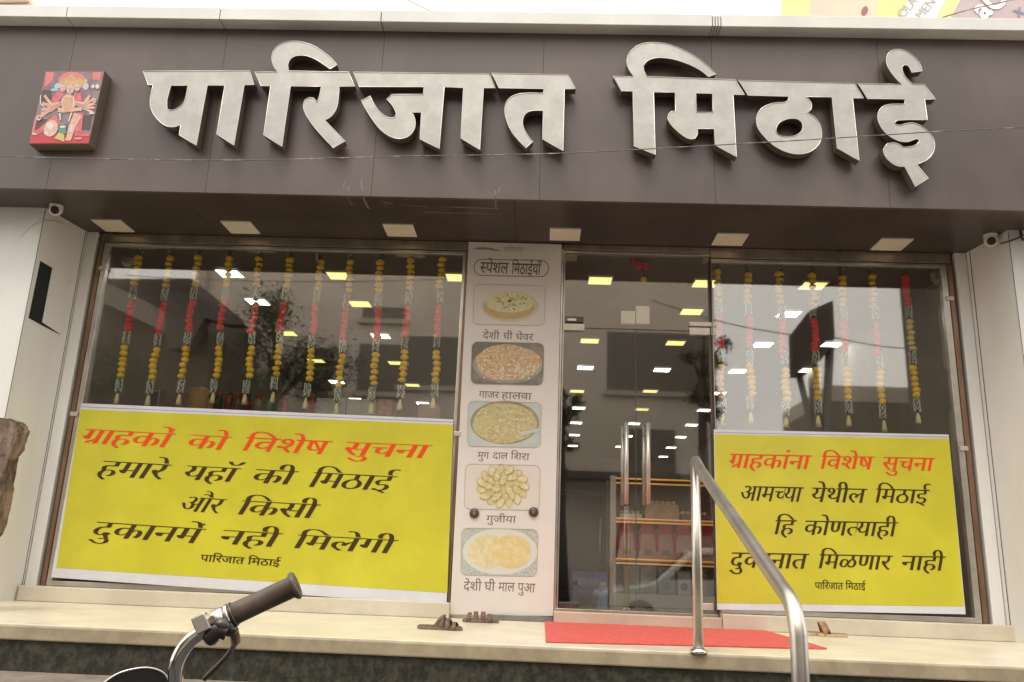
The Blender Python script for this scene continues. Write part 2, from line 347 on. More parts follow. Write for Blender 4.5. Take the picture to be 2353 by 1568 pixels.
# Devanagari outlines: advance, then contours (x, y pairs); headline top at y=357, foot at y=0
GLY = {"ँ":[0,[[-108,487,-100,507,-80,515,-59,507,-51,487,-59,466,-80,458,-100,466],[40,496,22,447,-4,414,-38,397,-79,391,-118,397,-152,416,-180,449,-202,496,-163,509,-146,474,-128,449,-106,434,-78,429,-49,434,-34,444,-18,467,-3,511]]],"ं":[0,[[-106,443,-104,456,-97,467,-87,474,-75,477,-62,474,-52,467,-45,456,-43,443,-45,431,-52,420,-62,413,-75,410,-87,413,-97,420,-104,431]]],"अ":[439,[[270,125,267,101,252,73,235,60,203,48,163,47,133,55,104,71,79,96,41,153,17,204,57,219,74,182,101,136,121,112,141,97,175,88,201,92,218,106,225,130,216,163,189,194,183,199,149,196,146,236,180,240,207,254,218,277,218,290,212,306,195,319,166,323,135,317,98,302,84,341,128,358,162,363,199,361,231,347,253,324,261,306,264,284,254,245,225,215,237,204,279,201,341,209,341,316,299,316,299,357,447,357,447,316,388,316,388,0,341,0,341,167,314,162,261,162]]],"आ":[588,[[270,125,267,101,252,73,235,60,203,48,163,47,133,55,104,71,79,96,41,153,17,204,57,219,74,182,101,136,121,112,141,97,175,88,201,92,218,106,225,130,216,163,189,194,183,199,149,196,146,236,180,240,207,254,218,277,218,290,212,306,195,319,166,323,135,317,98,302,84,341,128,358,162,363,199,361,231,347,253,324,261,306,264,284,254,245,225,215,237,204,279,201,341,209,341,316,299,316,299,357,596,357,596,316,536,316,536,0,490,0,490,316,388,316,388,0,341,0,341,167,314,162,261,162]]],"ई":[282,[[156,128,122,123,92,113,84,119,53,144,37,166,29,193,29,212,41,240,70,259,109,267,180,267,180,316,0,316,0,357,290,357,290,316,227,316,227,226,96,225,81,216,75,203,78,183,100,159,148,169,197,163,229,147,250,122,257,88,254,65,246,46,233,30,215,17,166,2,238,-23,219,-63,101,1,54,8,36,17,30,26,28,37,31,52,38,61,49,66,74,64,111,40,126,39,171,44,195,55,205,66,210,80,207,105,196,117,185,123],[168,353,148,395,140,431,142,461,157,488,184,506,216,514,257,512,289,501,277,463,252,473,233,475,212,472,198,462,187,442,186,417,196,386,215,353]]],"औ":[588,[[270,125,267,101,252,73,235,60,203,48,163,47,133,55,104,71,79,96,41,153,17,204,57,219,74,182,101,136,121,112,141,97,175,88,201,92,218,106,225,130,216,163,189,194,183,199,149,196,146,236,180,240,207,254,218,277,218,290,212,306,195,319,166,323,135,317,98,302,84,341,128,358,162,363,199,361,231,347,253,324,261,306,264,284,254,245,225,215,237,204,279,201,341,209,341,316,299,316,299,357,596,357,596,316,536,316,536,0,490,0,490,316,388,316,388,0,341,0,341,167,314,162,261,162],[485,353,456,387,431,401,396,403,357,392,342,431,389,444,417,443,439,435,459,422,482,399,464,439,445,462,432,470,412,475,383,473,366,467,353,507,386,514,425,513,459,500,480,480,505,438,534,353]]],"क":[438,[[446,316,260,316,260,200,290,222,314,228,339,229,361,223,379,213,395,197,405,176,411,137,407,101,396,61,374,22,333,46,356,88,365,136,358,172,350,180,335,188,323,190,302,185,281,171,260,148,260,0,213,0,213,100,164,72,139,68,112,69,87,75,64,87,36,119,30,136,26,167,34,208,58,240,81,255,109,264,140,267,195,261,191,219,132,224,113,221,91,210,81,198,73,176,75,149,85,128,109,112,147,109,176,120,213,149,213,316,0,316,0,357,446,357]]],"ग":[323,[[119,316,119,130,112,111,100,103,77,105,56,118,34,144,24,172,25,189,34,201,47,205,73,206,73,316,0,316,0,357,332,357,332,316,272,316,272,0,226,0,226,316]]],"घ":[339,[[348,316,288,316,288,0,242,0,242,95,195,73,169,69,134,68,97,78,77,91,62,108,52,129,50,163,57,189,74,210,53,223,33,248,24,278,30,316,0,316,0,357,348,357],[96,155,100,134,112,119,130,111,153,108,198,117,219,129,242,149,242,316,83,316,72,296,71,277,76,260,87,247,115,237,144,241,177,240,173,199,139,199,118,192,100,174]]],"च":[364,[[373,316,313,316,313,0,267,0,267,95,231,76,200,69,168,68,130,79,109,92,94,111,82,145,81,163,86,184,106,213,22,212,22,253,223,253,219,213,180,211,154,203,141,193,132,181,127,157,134,130,155,113,191,108,224,117,267,149,267,316,0,316,0,357,373,357]]],"ज":[426,[[375,316,375,0,329,0,329,213,217,214,241,189,257,158,263,134,260,101,247,75,226,58,200,48,168,46,139,54,120,63,84,97,50,152,18,230,59,245,95,159,123,116,154,92,176,88,192,90,212,106,217,139,213,155,200,178,181,199,157,217,173,253,329,253,329,316,0,316,0,357,435,357,435,316]]],"ठ":[336,[[345,316,213,316,213,238,254,217,275,199,298,165,307,141,310,114,305,77,296,57,277,33,250,16,218,5,183,0,150,1,95,14,54,44,36,72,28,105,27,137,35,170,53,197,87,223,130,238,167,241,167,316,0,316,0,357,345,357],[168,41,206,46,236,59,256,82,262,103,261,133,251,157,226,185,197,200,150,199,107,184,85,164,73,135,75,96,91,68,119,50]]],"ण":[415,[[364,316,364,0,318,0,318,316,241,316,241,169,230,128,212,105,190,92,161,85,127,85,85,99,65,118,57,133,46,183,45,316,0,316,0,357,423,357,423,316],[143,125,175,133,184,143,191,157,195,203,195,316,92,316,92,203,96,159,102,144,112,134,125,127]]],"त":[327,[[276,316,276,0,230,0,230,188,146,188,115,185,94,177,78,163,73,144,75,118,87,91,110,64,156,23,125,-7,68,47,39,87,27,121,29,164,50,198,86,220,132,228,230,229,230,316,0,316,0,357,335,357,335,316]]],"थ":[369,[[318,316,318,0,271,0,271,103,246,90,215,80,177,76,146,79,118,88,94,104,74,125,58,152,48,185,106,204,124,217,141,240,146,277,143,293,133,312,118,323,94,326,75,319,67,307,67,290,77,276,112,265,107,225,65,237,42,254,29,278,27,308,32,326,47,347,62,356,89,363,114,362,137,356,157,345,174,329,187,307,193,280,190,243,183,220,170,200,153,184,105,157,134,127,154,119,180,117,224,125,245,137,271,158,271,316,224,316,224,357,377,357,377,316]]],"द":[299,[[237,-33,196,42,141,41,86,56,65,69,48,87,30,126,26,156,29,180,46,216,65,236,96,252,134,260,169,262,169,316,0,316,0,357,307,357,307,316,216,316,216,221,149,219,110,210,85,190,73,162,75,131,88,107,113,89,136,83,179,81,176,101,179,118,188,130,200,136,229,136,252,124,263,104,264,82,256,65,235,49,276,-14]]],"न":[319,[[0,357,327,357,327,316,268,316,268,0,221,0,221,171,117,171,114,122,103,112,88,108,69,113,49,129,29,155,22,177,27,201,45,211,221,212,221,316,0,316]]],"प":[326,[[275,316,275,0,229,0,229,110,186,89,138,84,117,87,92,97,65,122,52,148,47,173,45,316,0,316,0,357,335,357,335,316],[229,316,92,316,94,175,100,150,114,134,142,125,173,127,201,139,229,161]]],"म":[343,[[292,316,292,0,246,0,246,144,119,144,115,102,108,93,95,87,68,94,39,120,25,144,23,163,28,175,37,181,72,184,72,316,0,316,0,357,352,357,352,316],[246,316,119,316,119,184,246,184]]],"य":[333,[[342,357,342,316,282,316,282,0,235,0,235,103,189,82,145,76,99,85,62,111,36,151,22,203,61,215,80,229,90,247,90,278,71,316,0,316,0,357],[74,173,97,136,116,123,131,118,158,117,184,122,225,147,235,157,235,316,121,316,130,296,137,266,136,236,131,219,110,191]]],"र":[235,[[227,24,196,-7,132,50,79,104,43,147,26,179,25,206,32,216,43,223,60,226,77,223,92,214,104,200,133,224,142,241,147,261,144,295,137,316,0,316,0,357,244,357,244,316,184,316,191,293,193,253,187,225,176,203,146,173,96,146,156,84]]],"ल":[389,[[0,316,0,357,398,357,398,316,338,316,338,0,292,0,292,204,265,201,242,188,220,159,204,119,160,133,179,180,156,194,136,201,113,202,94,197,81,185,74,169,73,148,85,114,113,80,177,23,146,-7,61,74,37,110,28,138,26,168,36,201,50,219,75,236,110,244,141,243,170,233,203,213,241,237,292,245,292,316]]],"ळ":[437,[[0,316,0,357,445,357,445,316,341,316,341,248,360,240,384,221,401,193,408,170,409,124,393,81,363,51,338,40,319,37,289,38,263,45,240,58,210,82,185,54,156,41,115,37,75,49,44,78,32,103,28,123,30,175,49,216,68,234,91,246,138,252,181,240,226,207,242,226,258,239,295,251,295,316],[232,123,229,117,242,105,278,82,303,78,333,85,351,99,362,123,363,156,357,184,348,196,331,208,311,211,291,208,264,184],[73,144,77,113,88,93,112,79,139,79,157,88,173,105,207,172,182,193,159,207,140,211,118,210,97,200,86,189,75,165]]],"व":[319,[[328,316,268,316,268,0,222,0,222,95,178,74,124,68,79,80,45,107,33,129,27,155,27,180,35,208,59,240,84,255,113,264,146,267,203,261,200,219,137,224,117,221,93,209,78,190,74,174,75,147,86,127,97,118,119,110,154,109,186,121,222,149,222,316,0,316,0,357,328,357]]],"श":[391,[[70,109,46,113,29,126,23,146,28,165,37,174,55,180,81,176,110,159,136,172,157,192,167,210,173,231,175,265,168,292,146,317,114,325,91,320,83,312,79,296,90,271,112,259,155,253,145,213,98,221,74,232,50,257,39,286,40,315,47,331,58,345,83,358,117,363,152,358,182,341,201,322,217,286,221,253,216,215,201,179,177,150,146,127,196,77,238,25,201,-1,148,67,103,111],[339,316,339,0,293,0,293,316,242,316,242,357,399,357,399,316]]],"ष":[332,[[341,357,341,316,281,316,281,0,234,0,234,110,189,89,138,84,117,87,92,97,65,122,52,148,47,173,45,316,0,316,0,357],[234,316,118,316,234,165],[109,138,126,128,155,125,180,129,207,141,91,291,93,175,99,152]]],"स":[388,[[337,316,337,0,291,0,291,153,257,146,210,144,167,148,122,159,96,145,151,84,218,24,187,-7,127,50,76,104,38,153,24,182,25,206,32,216,43,223,60,226,77,223,104,201,111,209,120,229,125,257,122,294,115,316,0,316,0,357,397,357,397,316],[212,185,253,187,291,195,291,316,161,316,170,284,171,248,164,215,150,191]]],"ह":[305,[[184,40,214,53,228,69,231,92,220,115,201,126,173,131,136,130,108,120,94,109,82,88,79,65,86,37,113,0,173,-51,142,-82,72,-17,46,20,34,60,34,89,39,108,49,124,66,142,45,173,40,207,44,226,52,240,80,259,117,267,207,267,207,316,0,316,0,357,314,357,314,316,254,316,254,226,107,225,94,219,88,211,88,185,105,163,153,172,199,169,236,156,265,129,275,102,276,77,268,49,257,33,233,14,200,1]]],"ा":[149,[[98,316,98,0,51,0,51,316,0,316,0,357,157,357,157,316]]],"ि":[149,[[51,316,0,316,0,357,46,357,35,384,31,405,31,430,39,456,54,478,75,496,103,508,135,514,205,510,229,504,275,484,336,438,372,399,404,353,356,353,326,390,296,420,264,443,231,460,197,470,150,473,117,466,93,450,79,428,77,410,81,384,95,357,157,357,157,316,98,316,98,0,51,0]]],"ी":[149,[[-106,353,-125,410,-126,442,-120,464,-102,491,-84,504,-62,512,-35,515,6,507,22,498,44,477,68,435,94,357,157,357,157,316,98,316,98,0,51,0,51,316,0,316,0,357,50,357,34,409,16,445,-5,467,-23,473,-47,472,-63,464,-77,443,-80,415,-76,391,-60,353]]],"ु":[0,[[-142,-7,-100,5,-64,6,-29,-4,-11,-16,7,-41,13,-74,6,-106,-6,-124,-24,-138,-46,-148,-74,-153,-108,-153,-158,-142,-186,-128,-213,-108,-261,-57,-226,-33,-177,-84,-133,-107,-99,-112,-72,-111,-56,-108,-36,-94,-29,-70,-33,-54,-39,-45,-53,-37,-75,-33,-103,-36,-128,-45]]],"ू":[0,[[-36,-141,-78,-152,-113,-153,-149,-144,-167,-131,-185,-105,-191,-72,-185,-42,-173,-25,-156,-10,-134,1,-108,6,-79,6,-29,-5,22,-36,55,-70,83,-109,48,-131,27,-102,-5,-67,-27,-50,-50,-39,-76,-33,-108,-34,-128,-41,-145,-57,-148,-80,-139,-101,-124,-109,-102,-113,-79,-110,-51,-101]]],"े":[0,[[-97,353,-117,416,-138,453,-152,465,-175,472,-221,465,-235,507,-202,514,-163,513,-137,504,-114,488,-94,461,-82,438,-54,353]]],"ॉ":[149,[[98,316,98,0,51,0,51,316,0,316,0,357,157,357,157,316],[171,496,154,447,127,414,93,397,52,391,13,397,-20,416,-48,449,-71,496,-30,509,-14,474,4,450,26,435,54,430,74,433,97,445,112,467,128,511]]],"ो":[149,[[98,316,98,0,51,0,51,316,0,316,0,357,157,357,157,316],[52,353,32,416,11,453,-3,465,-26,472,-72,465,-86,507,-53,514,-14,513,12,504,34,488,54,461,67,438,95,353]]]}
def clip_right(poly, X):
    out = []; n = len(poly)
    for i in range(n):
        a, b = poly[i], poly[(i + 1) % n]
        ia, ib = a[0] <= X, b[0] <= X
        if ia: out.append(a)
        if ia != ib:
            t = (X - a[0])/(b[0] - a[0]); out.append((X, a[1] + t*(b[1] - a[1])))
    return out
def glyph(ch):
    half = {'S': ('स', 291), 'C': ('च', 267), 'T': ('त', 230)}
    if ch in half:
        src, X = half[ch]
        adv, cs = GLY[src]
        cs = [clip_right(list(zip(c[0::2], c[1::2])), X) for c in cs]
        return X, [c for c in cs if len(c) > 2]
    adv, cs = GLY[ch]
    return adv, [list(zip(c[0::2], c[1::2])) for c in cs]
def fatten(cs, dx, dy):
    if not (dx or dy): return cs
    def area(c): return 0.5*sum(c[i - 1][0]*c[i][1] - c[i][0]*c[i - 1][1] for i in range(len(c)))
    sgn = -1 if area(max(cs, key=lambda c: abs(area(c)))) < 0 else 1
    res = []
    for c in cs:
        c = [p for i, p in enumerate(c) if (Vector(p) - Vector(c[i - 1])).length > 0.5]
        n = len(c); o = []
        for i in range(n):
            a, b, d = Vector(c[i - 1]), Vector(c[i]), Vector(c[(i + 1) % n])
            e1, e2 = (b - a).normalized(), (d - b).normalized()
            n1, n2 = Vector((e1.y, -e1.x))*sgn, Vector((e2.y, -e2.x))*sgn
            k = n1 + n2
            k = k/max(0.55, 1 + n1.dot(n2))
            o.append((b.x + k.x*dx, b.y + k.y*dy))
        res.append(o)
    return res
def layout(word, dx=0, dy=0):
    """visual-order string -> list of glyph contours in font units, total advance. R under a letter is the low ra stroke."""
    x = 0; out = []
    for ch in word:
        if ch == ' ':
            x += 190; continue
        if ch == 'R':
            out.append(None); out.append([(x - 98, 128), (x - 98, 84), (x - 215, 8), (x - 236, 44)]); continue
        if ch == '<':
            x -= 40; continue
        adv, cs = glyph(ch)
        if cs: out.append(None)
        out += [[(px + x, py) for px, py in c] for c in fatten(cs, dx, dy)]
        x += adv
    groups = []; cur = []
    for c in out:
        if c is None:
            if cur: groups.append(cur)
            cur = []
        else: cur.append(c)
    if cur: groups.append(cur)
    return groups, x
def put_word(mb, word, xl, yl, xr, yr, h, y, shear=0.0, dx=0, dy=0):
    """write a word on the plane Y=y; headline from reading (xl,yl) to (xr,yr), letters h readings high"""
    groups, adv = layout(word, dx, dy)
    A, B = P(xl, yl, y), P(xr, yr, y)
    hz = A.z - P(xl, yl + h, y).z
    ex = (B - A)/adv
    def area(c): return 0.5*sum(c[i - 1][0]*c[i][1] - c[i][0]*c[i - 1][1] for i in range(len(c)))
    def inside(pt, c):
        r = False
        for i in range(len(c)):
            (x0, y0), (x1, y1) = c[i - 1], c[i]
            if (y0 > pt[1]) != (y1 > pt[1]) and pt[0] < (x1 - x0)*(pt[1] - y0)/(y1 - y0) + x0: r = not r
        return r
    pieces = []
    for g in groups:
        big = area(max(g, key=lambda c: abs(area(c))))
        outs = [[c] for c in g if area(c)*big > 0]
        for c in g:
            if area(c)*big < 0:
                for o in outs:
                    if inside(c[0], o[0]): o.append(c); break
        pieces += outs
    for gi, g in enumerate(pieces):
        loops = []
        for c in g:
            lp = []
            for px, py in c:
                v = (py - 357)/357*hz
                p = A + ex*px + Vector((0, 0, v)) + Vector((v*shear, 0, 0))
                p.y = y - 0.0002*(gi % 4)
                lp.append(p)
            loops.append(lp)
        fill(mb, loops)

# ================================================================== GROUND
GZ = -0.72
structure(MB().box(-60, -40, GZ - 0.3, 60, -3.05, GZ).build('road', M_road))

# ================================================================== SHOP BUILDING
ZS, ZF, ZC = 2.91, 4.255, 4.355          # soffit, fascia top, cornice top
YF, YCN = -0.85, -0.965                  # fascia plane, cornice plane
shop = thing('shop_building', 'sweet shop building with dark brown fascia, glazed front and white cladding', 'shop', (0, 0, 0))
mb = MB()
xs = [-5.6, -3.402, -2.236, -1.037, 0.16, 1.395, 2.6, 3.75, 5.6]
for a, b in zip(xs[:-1], xs[1:]):
    mb.box(a + 0.0012, YF, ZS - 0.002, b - 0.0012, YF + 0.03, ZF - 0.002)
mb.build('fascia', M_fascia, shop)
MB().box(-5.6, YF + 0.0325, ZS + 0.06, 5.6, YF + 0.09, ZF - 0.004).build('fascia_backing', M_joint, shop)
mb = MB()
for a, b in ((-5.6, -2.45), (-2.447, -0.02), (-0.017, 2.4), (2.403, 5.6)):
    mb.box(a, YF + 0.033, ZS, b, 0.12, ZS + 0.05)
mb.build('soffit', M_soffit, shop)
corn = MB().box(-5.6, YCN + 0.012, ZF + 0.012, 5.6, -0.2, ZC - 0.01).build('cornice', M_joint, shop)
cx = [-5.6, -3.43, -2.262, -1.05, 1.385, 1.405, 1.425, 1.446, 5.6]
for a, b in zip(cx[:-1], cx[1:]):
    MB().box(a + 0.003, YCN, ZF, b - 0.003, -0.3, ZC).build('cornice_panel', M_cornice, corn, 0.004)
# tape scraps left on the fascia edge and the soffit
mb = MB()
def scrap(pts, onz=None, wd=0.006):
    mb = MB()
    q = [PZ(a, b, ZS - 0.001) if onz else P(a, b, YF - 0.002) for a, b in pts]
    for i in range(len(q) - 1):
        d = (q[i + 1] - q[i]).normalized()
        s = d.cross(Vector((0, 0, 1)) if onz else Vector((0, 1, 0)))*wd*random.uniform(0.4, 1)
        mb.face([q[i] - s, q[i + 1] - s, q[i + 1] + s, q[i] + s])
    mb.build('tape_scrap', mat('old_tape', (0.24, 0.21, 0.185), 0.7), shop)
scrap([(794, 415), (788, 433)]); scrap([(800, 430), (802, 439)]); scrap([(832, 412), (830, 422), (833, 438)])
scrap([(1150, 430), (1144, 445)]); scrap([(1138, 437), (1139, 448)])
scrap([(798, 452), (808, 470), (816, 472)], 1); scrap([(832, 450), (843, 472), (848, 480)], 1)
scrap([(925, 470), (962, 474), (986, 476)], 1); scrap([(1015, 473), (1040, 476), (1146, 480)], 1); scrap([(975, 488), (1156, 493)], 1, 0.004)
scrap([(1138, 452), (1140, 478)], 1); scrap([(875, 464), (900, 468), (905, 469)], 1, 0.004)

# white cladding: front faces and splayed returns at both sides
def side_wall(sx, xf, xb, out):
    mb = MB()
    mb.hexa([(xf, -0.5, 0.0), (out, -0.5, 0.0), (out, 0.3, 0.0), (xf + 0.02*sx, 0.3, 0.0),
             (xf, -0.5, ZS), (out, -0.5, ZS), (out, 0.3, ZS), (xf + 0.02*sx, 0.3, ZS)])
    mb.build('side_wall', M_white, shop)
    # splayed return between the front corner and the glass line, then a narrow strip facing out
    ya, yb = -0.497, -0.03
    def xat(y): return xf + (xb - xf)*(y + 0.5)/0.5
    MB().hexa([(xat(ya), ya, 0), (xat(ya) + 0.04*sx, ya, 0), (xat(yb) + 0.05*sx, yb, 0), (xat(yb), yb, 0),
               (xat(ya), ya, ZS - .001), (xat(ya) + 0.04*sx, ya, ZS - .001), (xat(yb) + 0.05*sx, yb, ZS - .001), (xat(yb), yb, ZS - .001)]).build('return_panel', M_white, shop)
    x0, x1 = sorted((xb, xb - 0.088*sx))
    MB().box(x0, -0.033, 0.0, x1, 0.05, ZS - 0.002).build('edge_strip', M_white, shop, 0.003)
    # dark shadow groove between strip and frame
    x0, x1 = sorted((xb - 0.088*sx, xb - 0.118*sx))
    MB().box(x0, 0.01, 0.0, x1, 0.05, ZS - 0.002).build('groove', M_joint, shop)
side_wall(-1, -3.606, -3.532, -7.0)
side_wall(1, 3.585, 3.515, 7.0)
MB().box(-7.0, 0.31, -0.72, -3.62, 6, ZC - 0.2).build('side_wall', M_white, shop)
MB().box(3.62, 0.31, -0.72, 7.0, 6, ZC - 0.2).build('side_wall', M_white, shop)
# panel joints on the cladding
for jx_, jy_ in ((-3.6075, -0.5015), (3.5865, -0.5015), (-3.538, -0.05), (3.522, -0.075)):
    MB().tube([(jx_, jy_, 0.02), (jx_, jy_, ZS - 0.01)], 0.0025, 6).build('cladding_joint', M_joint, shop)

# hatch hole in the left return with its slipped cover
def RX(px, py, off=0.0):
    # point on the plane of the left return (passes (-3.606,-.5) and (-3.532,0)), lifted by off into the open
    p0 = Vector((-3.606, -0.5, 0)); t = Vector((0.074, 0.5, 0)).normalized(); n = Vector((t.y, -t.x, 0))
    d = ray(px, py); k = ((p0 + n*off) - CAM).dot(n)/d.dot(n)
    return CAM + d*k
n_l = Vector((0.5, -0.074, 0)).normalized()
mb = MB(); mb.prism([RX(93, 600, .003), RX(122, 617, .003), RX(163, 648, .003), RX(138, 769, .003), RX(97, 748, .003), RX(66, 731, .003)], -n_l*0.002)
mb.build('wall_hatch', M_black, shop)
mb = MB(); mb.prism([RX(122, 613, .010), RX(164, 650, .010), RX(139, 768, .010), RX(98, 741, .012)], -n_l*0.006)
mb.build('hatch_cover', M_white, shop, 0.001)

# columns, lintel, floor, ceiling, interior shell
MB().box(-0.39, 0.0, -0.02, 0.345, 0.3, ZS + 0.02).build('column', M_white, shop)
MB().box(-3.45, 0.03, 2.86, 3.44, 0.30, ZS + 0.3).build('lintel', M_inceil, shop)
MB().box(-3.9, 0.05, -0.2, 3.9, 14.6, 0.10).build('interior_floor', M_infloor, shop)
MB().box(-3.9, 0.31, 2.915, 3.9, 14.6, 3.02).build('interior_ceiling', M_inceil, shop)
MB().box(-4.1, 0.32, -0.2, -3.61, 14.6, 2.915).build('interior_wall', M_inwall, shop)
MB().box(3.61, 0.32, -0.2, 4.1, 14.6, 2.915).build('interior_wall', M_inwall, shop)
MB().box(-4.1, 14.4, -0.2, 4.1, 14.8, 2.915).build('interior_wall', M_inwall, shop)
MB().box(-5.6, 0.4, 3.03, 5.6, 14.8, ZC - 0.05).build('roof', M_cornice, shop)

# windows -------------------------------------------------------
def window(x0, x1, zb, zt, label, fl=0.055, fr=0.04):
    w_ = MB().box(x0 + fl, 0.004, zb + 0.03, x1 - fr, 0.014, zt - 0.02).build('shop_window', M_glass, shop)
    w_['label'] = label
    MB().box(x0, -0.028, zb, x0 + fl*0.42, 0.045, zt).build('jamb', M_frame2, w_, 0.003)
    MB().box(x1 - fr*0.42, -0.028, zb, x1, 0.045, zt).build('jamb', M_frame2, w_, 0.003)
    MB().box(x0 + fl*0.45, -0.018, zb, x0 + fl, 0.03, zt).build('glazing_bead', M_alu, w_, 0.003)
    MB().box(x1 - fr, -0.018, zb, x1 - fr*0.45, 0.03, zt).build('glazing_bead', M_alu, w_, 0.003)
    MB().box(x0 + fl, -0.022, zb, x1 - fr, 0.035, zb + 0.035).build('bottom_rail', M_alu, w_, 0.004)
    MB().box(x0, -0.010, zt - 0.022, x1, 0.04, zt + 0.005).build('top_bead', M_alu, w_, 0.004)
    MB().box(x0, -0.015, zt + 0.012, x1, 0.05, ZS - 0.003).build('head_rail', M_frame, w_, 0.003)
    return w_
wl = window(-3.415, -0.40, 0.135, 2.822, 'wide left shop window with garlands behind it', 0.075, 0.045)
wr = window(1.522, 3.40, 0.135, 2.812, 'right shop window with garlands behind it', 0.012, 0.085)
for pw, x, z in ((wl, -3.385, 1.405), (wl, -0.412, 1.35), (wl, -3.36, 2.60), (wr, 3.35, 1.365), (wr, 3.36, 2.53)):
    MB().box(x - 0.03, -0.036, z - 0.017, x + 0.03, -0.015, z + 0.017).build('clip', M_patch, pw, 0.004)

M_bar = mat('brushed_bar', (0.60, 0.55, 0.49), 0.42, 0.8)
# door ---------------------------------------------------------
door = MB().box(0.378, 0.004, 0.125, 0.936, 0.016, 2.215).build('glass_door', M_dglass, shop)
door['label'] = 'frameless double glass door with two steel pull bars'
MB().box(0.941, 0.004, 0.125, 1.498, 0.016, 2.215).build('door_leaf', M_dglass, door)
tr = MB().box(0.378, 0.004, 2.222, 1.515, 0.016, 2.83).build('transom_pane', M_dglass, door)
MB().box(1.503, 0.002, 0.125, 1.5205, 0.018, 2.79).build('pane_edge', mat('glass_edge', (0.10, 0.09, 0.075), 0.3), door)
MB().box(0.365, 0.003, 2.2155, 1.50, 0.017, 2.2215).build('gap_seal', M_joint, door)
MB().box(0.9362, 0.003, 0.125, 0.9408, 0.017, 2.2155).build('gap_seal', M_joint, door)
for px, s in ((1438, 1), (1488, 1)):
    a, b = P(px + 2, 972, -0.075), P(px + 1, 1159, -0.075)
    x = (a.x + b.x)/2
    h = MB()
    h.tube([(x, -0.075, b.z), (x, -0.075, a.z)], 0.0165, 16)
    for zz in (a.z - 0.07, b.z + 0.07): h.tube([(x, -0.062, zz), (x, 0.004, zz)], 0.009, 8)
    h.build('pull_bar', M_bar, door)
    h = MB(); h.tube([(x - 0.013, 0.075, b.z), (x - 0.013, 0.075, a.z)], 0.0165, 16)
    for zz in (a.z - 0.07, b.z + 0.07): h.tube([(x - 0.013, 0.062, zz), (x - 0.006, 0.016, zz)], 0.009, 8)
    h.build('pull_bar', M_bar, door)
def patch(p0, p1, y=-0.018, m=M_patch, name='patch_fitting', d=0.05):
    a, b = P(*p0, y), P(*p1, y)
    return MB().box(min(a.x, b.x), y, min(a.z, b.z), max(a.x, b.x), y + d, max(a.z, b.z)).build(name, m, door, 0.003)
patch((1296, 743), (1343, 760)); patch((1584, 739), (1646, 751)); patch((1584, 752), (1632, 770)); patch((1634, 751.5), (1646, 771))
patch((1300, 727), (1341, 741), m=M_darkmetal, name='door_closer', d=0.06)
MB().box(P(1304, 733, -.02).x, -0.0215, P(1304, 737, -.02).z, P(1324, 733, -.02).x, -0.019, P(1304, 732, -.02).z).build('closer_plate', M_alu, door)
patch((1427, 714), (1460, 745), 0.05, d=0.03); patch((1461.5, 703), (1493, 745), 0.05, d=0.03)
patch((1284, 1384), (1330, 1402), m=M_darkmetal); patch((1606, 1386), (1640, 1403), m=M_patch)
MB().box(0.36, -0.02, 0.105, 1.52, 0.05, 0.122).build('threshold', M_frame, door, 0.003)
MB().box(0.347, -0.022, 0.02, 0.362, 0.04, 2.86).build('door_jamb', M_alu, door, 0.002)
MB().box(0.366, -0.012, 0.11, 0.377, 0.03, 2.84).build('door_jamb', M_alu, door, 0.002)
MB().box(0.36, -0.010, 2.835, 1.52, 0.04, 2.855).build('top_bead', M_alu, door, 0.003)
MB().box(0.36, -0.015, 2.86, 1.52, 0.05, ZS - 0.003).build('head_rail', M_frame, door, 0.003)

# ================================================================== ENTRANCE PLATFORM AND STEPS
plat = thing('entrance_platform', 'cream stone entrance platform with speckled dark granite front and steps', 'platform', (0, -1.75, 0))
ZP = 0.025                               # walking level of the platform
MB().box(-9, -1.73, -0.05, 9, 0.05, ZP).build('paving', M_stone, plat, 0.004)
MB().box(-9, -1.765, -0.052, 9, -1.7302, ZP - 0.004).build('nosing', M_nosing, plat, 0.008)
MB().box(-9, -1.745, GZ, 9, -1.0, -0.053).build('riser', M_granite, plat)
mb = MB(); mb.box(-3.53, -0.105, ZP + 0.001, -0.395, 0.02, 0.132); mb.build('window_sill', M_sill, plat, 0.006)
MB().box(0.347, -0.09, ZP + 0.001, 1.53, 0.02, 0.104).build('door_sill', mat('door_sill_stone', (0.51, 0.42, 0.325), 0.4, var=0.08, scale=3), plat, 0.006)
MB().box(1.532, -0.105, ZP + 0.001, 3.60, 0.02, 0.132).build('window_sill', M_sill, plat, 0.006)
for i, (y0, y1, z) in enumerate(((-2.06, -1.7455, -0.205), (-2.40, -2.0602, -0.375), (-2.75, -2.4002, -0.545))):
    t = MB().box(-9, y0, z - 0.04, 9, y1, z).build('step', M_steptop, plat, 0.006)
    MB().box(-9, y0 + 0.02, GZ, 9, y1, z - 0.041).build('step_riser', M_granite, t)
mb = MB(); mb.box(-0.12, -0.06, ZP + 0.001, 0.342, -0.001, 0.062); mb.build('column_skirting', mat('grey_skirting', (0.17, 0.165, 0.15), 0.5, var=0.2, scale=12), plat, 0.003)

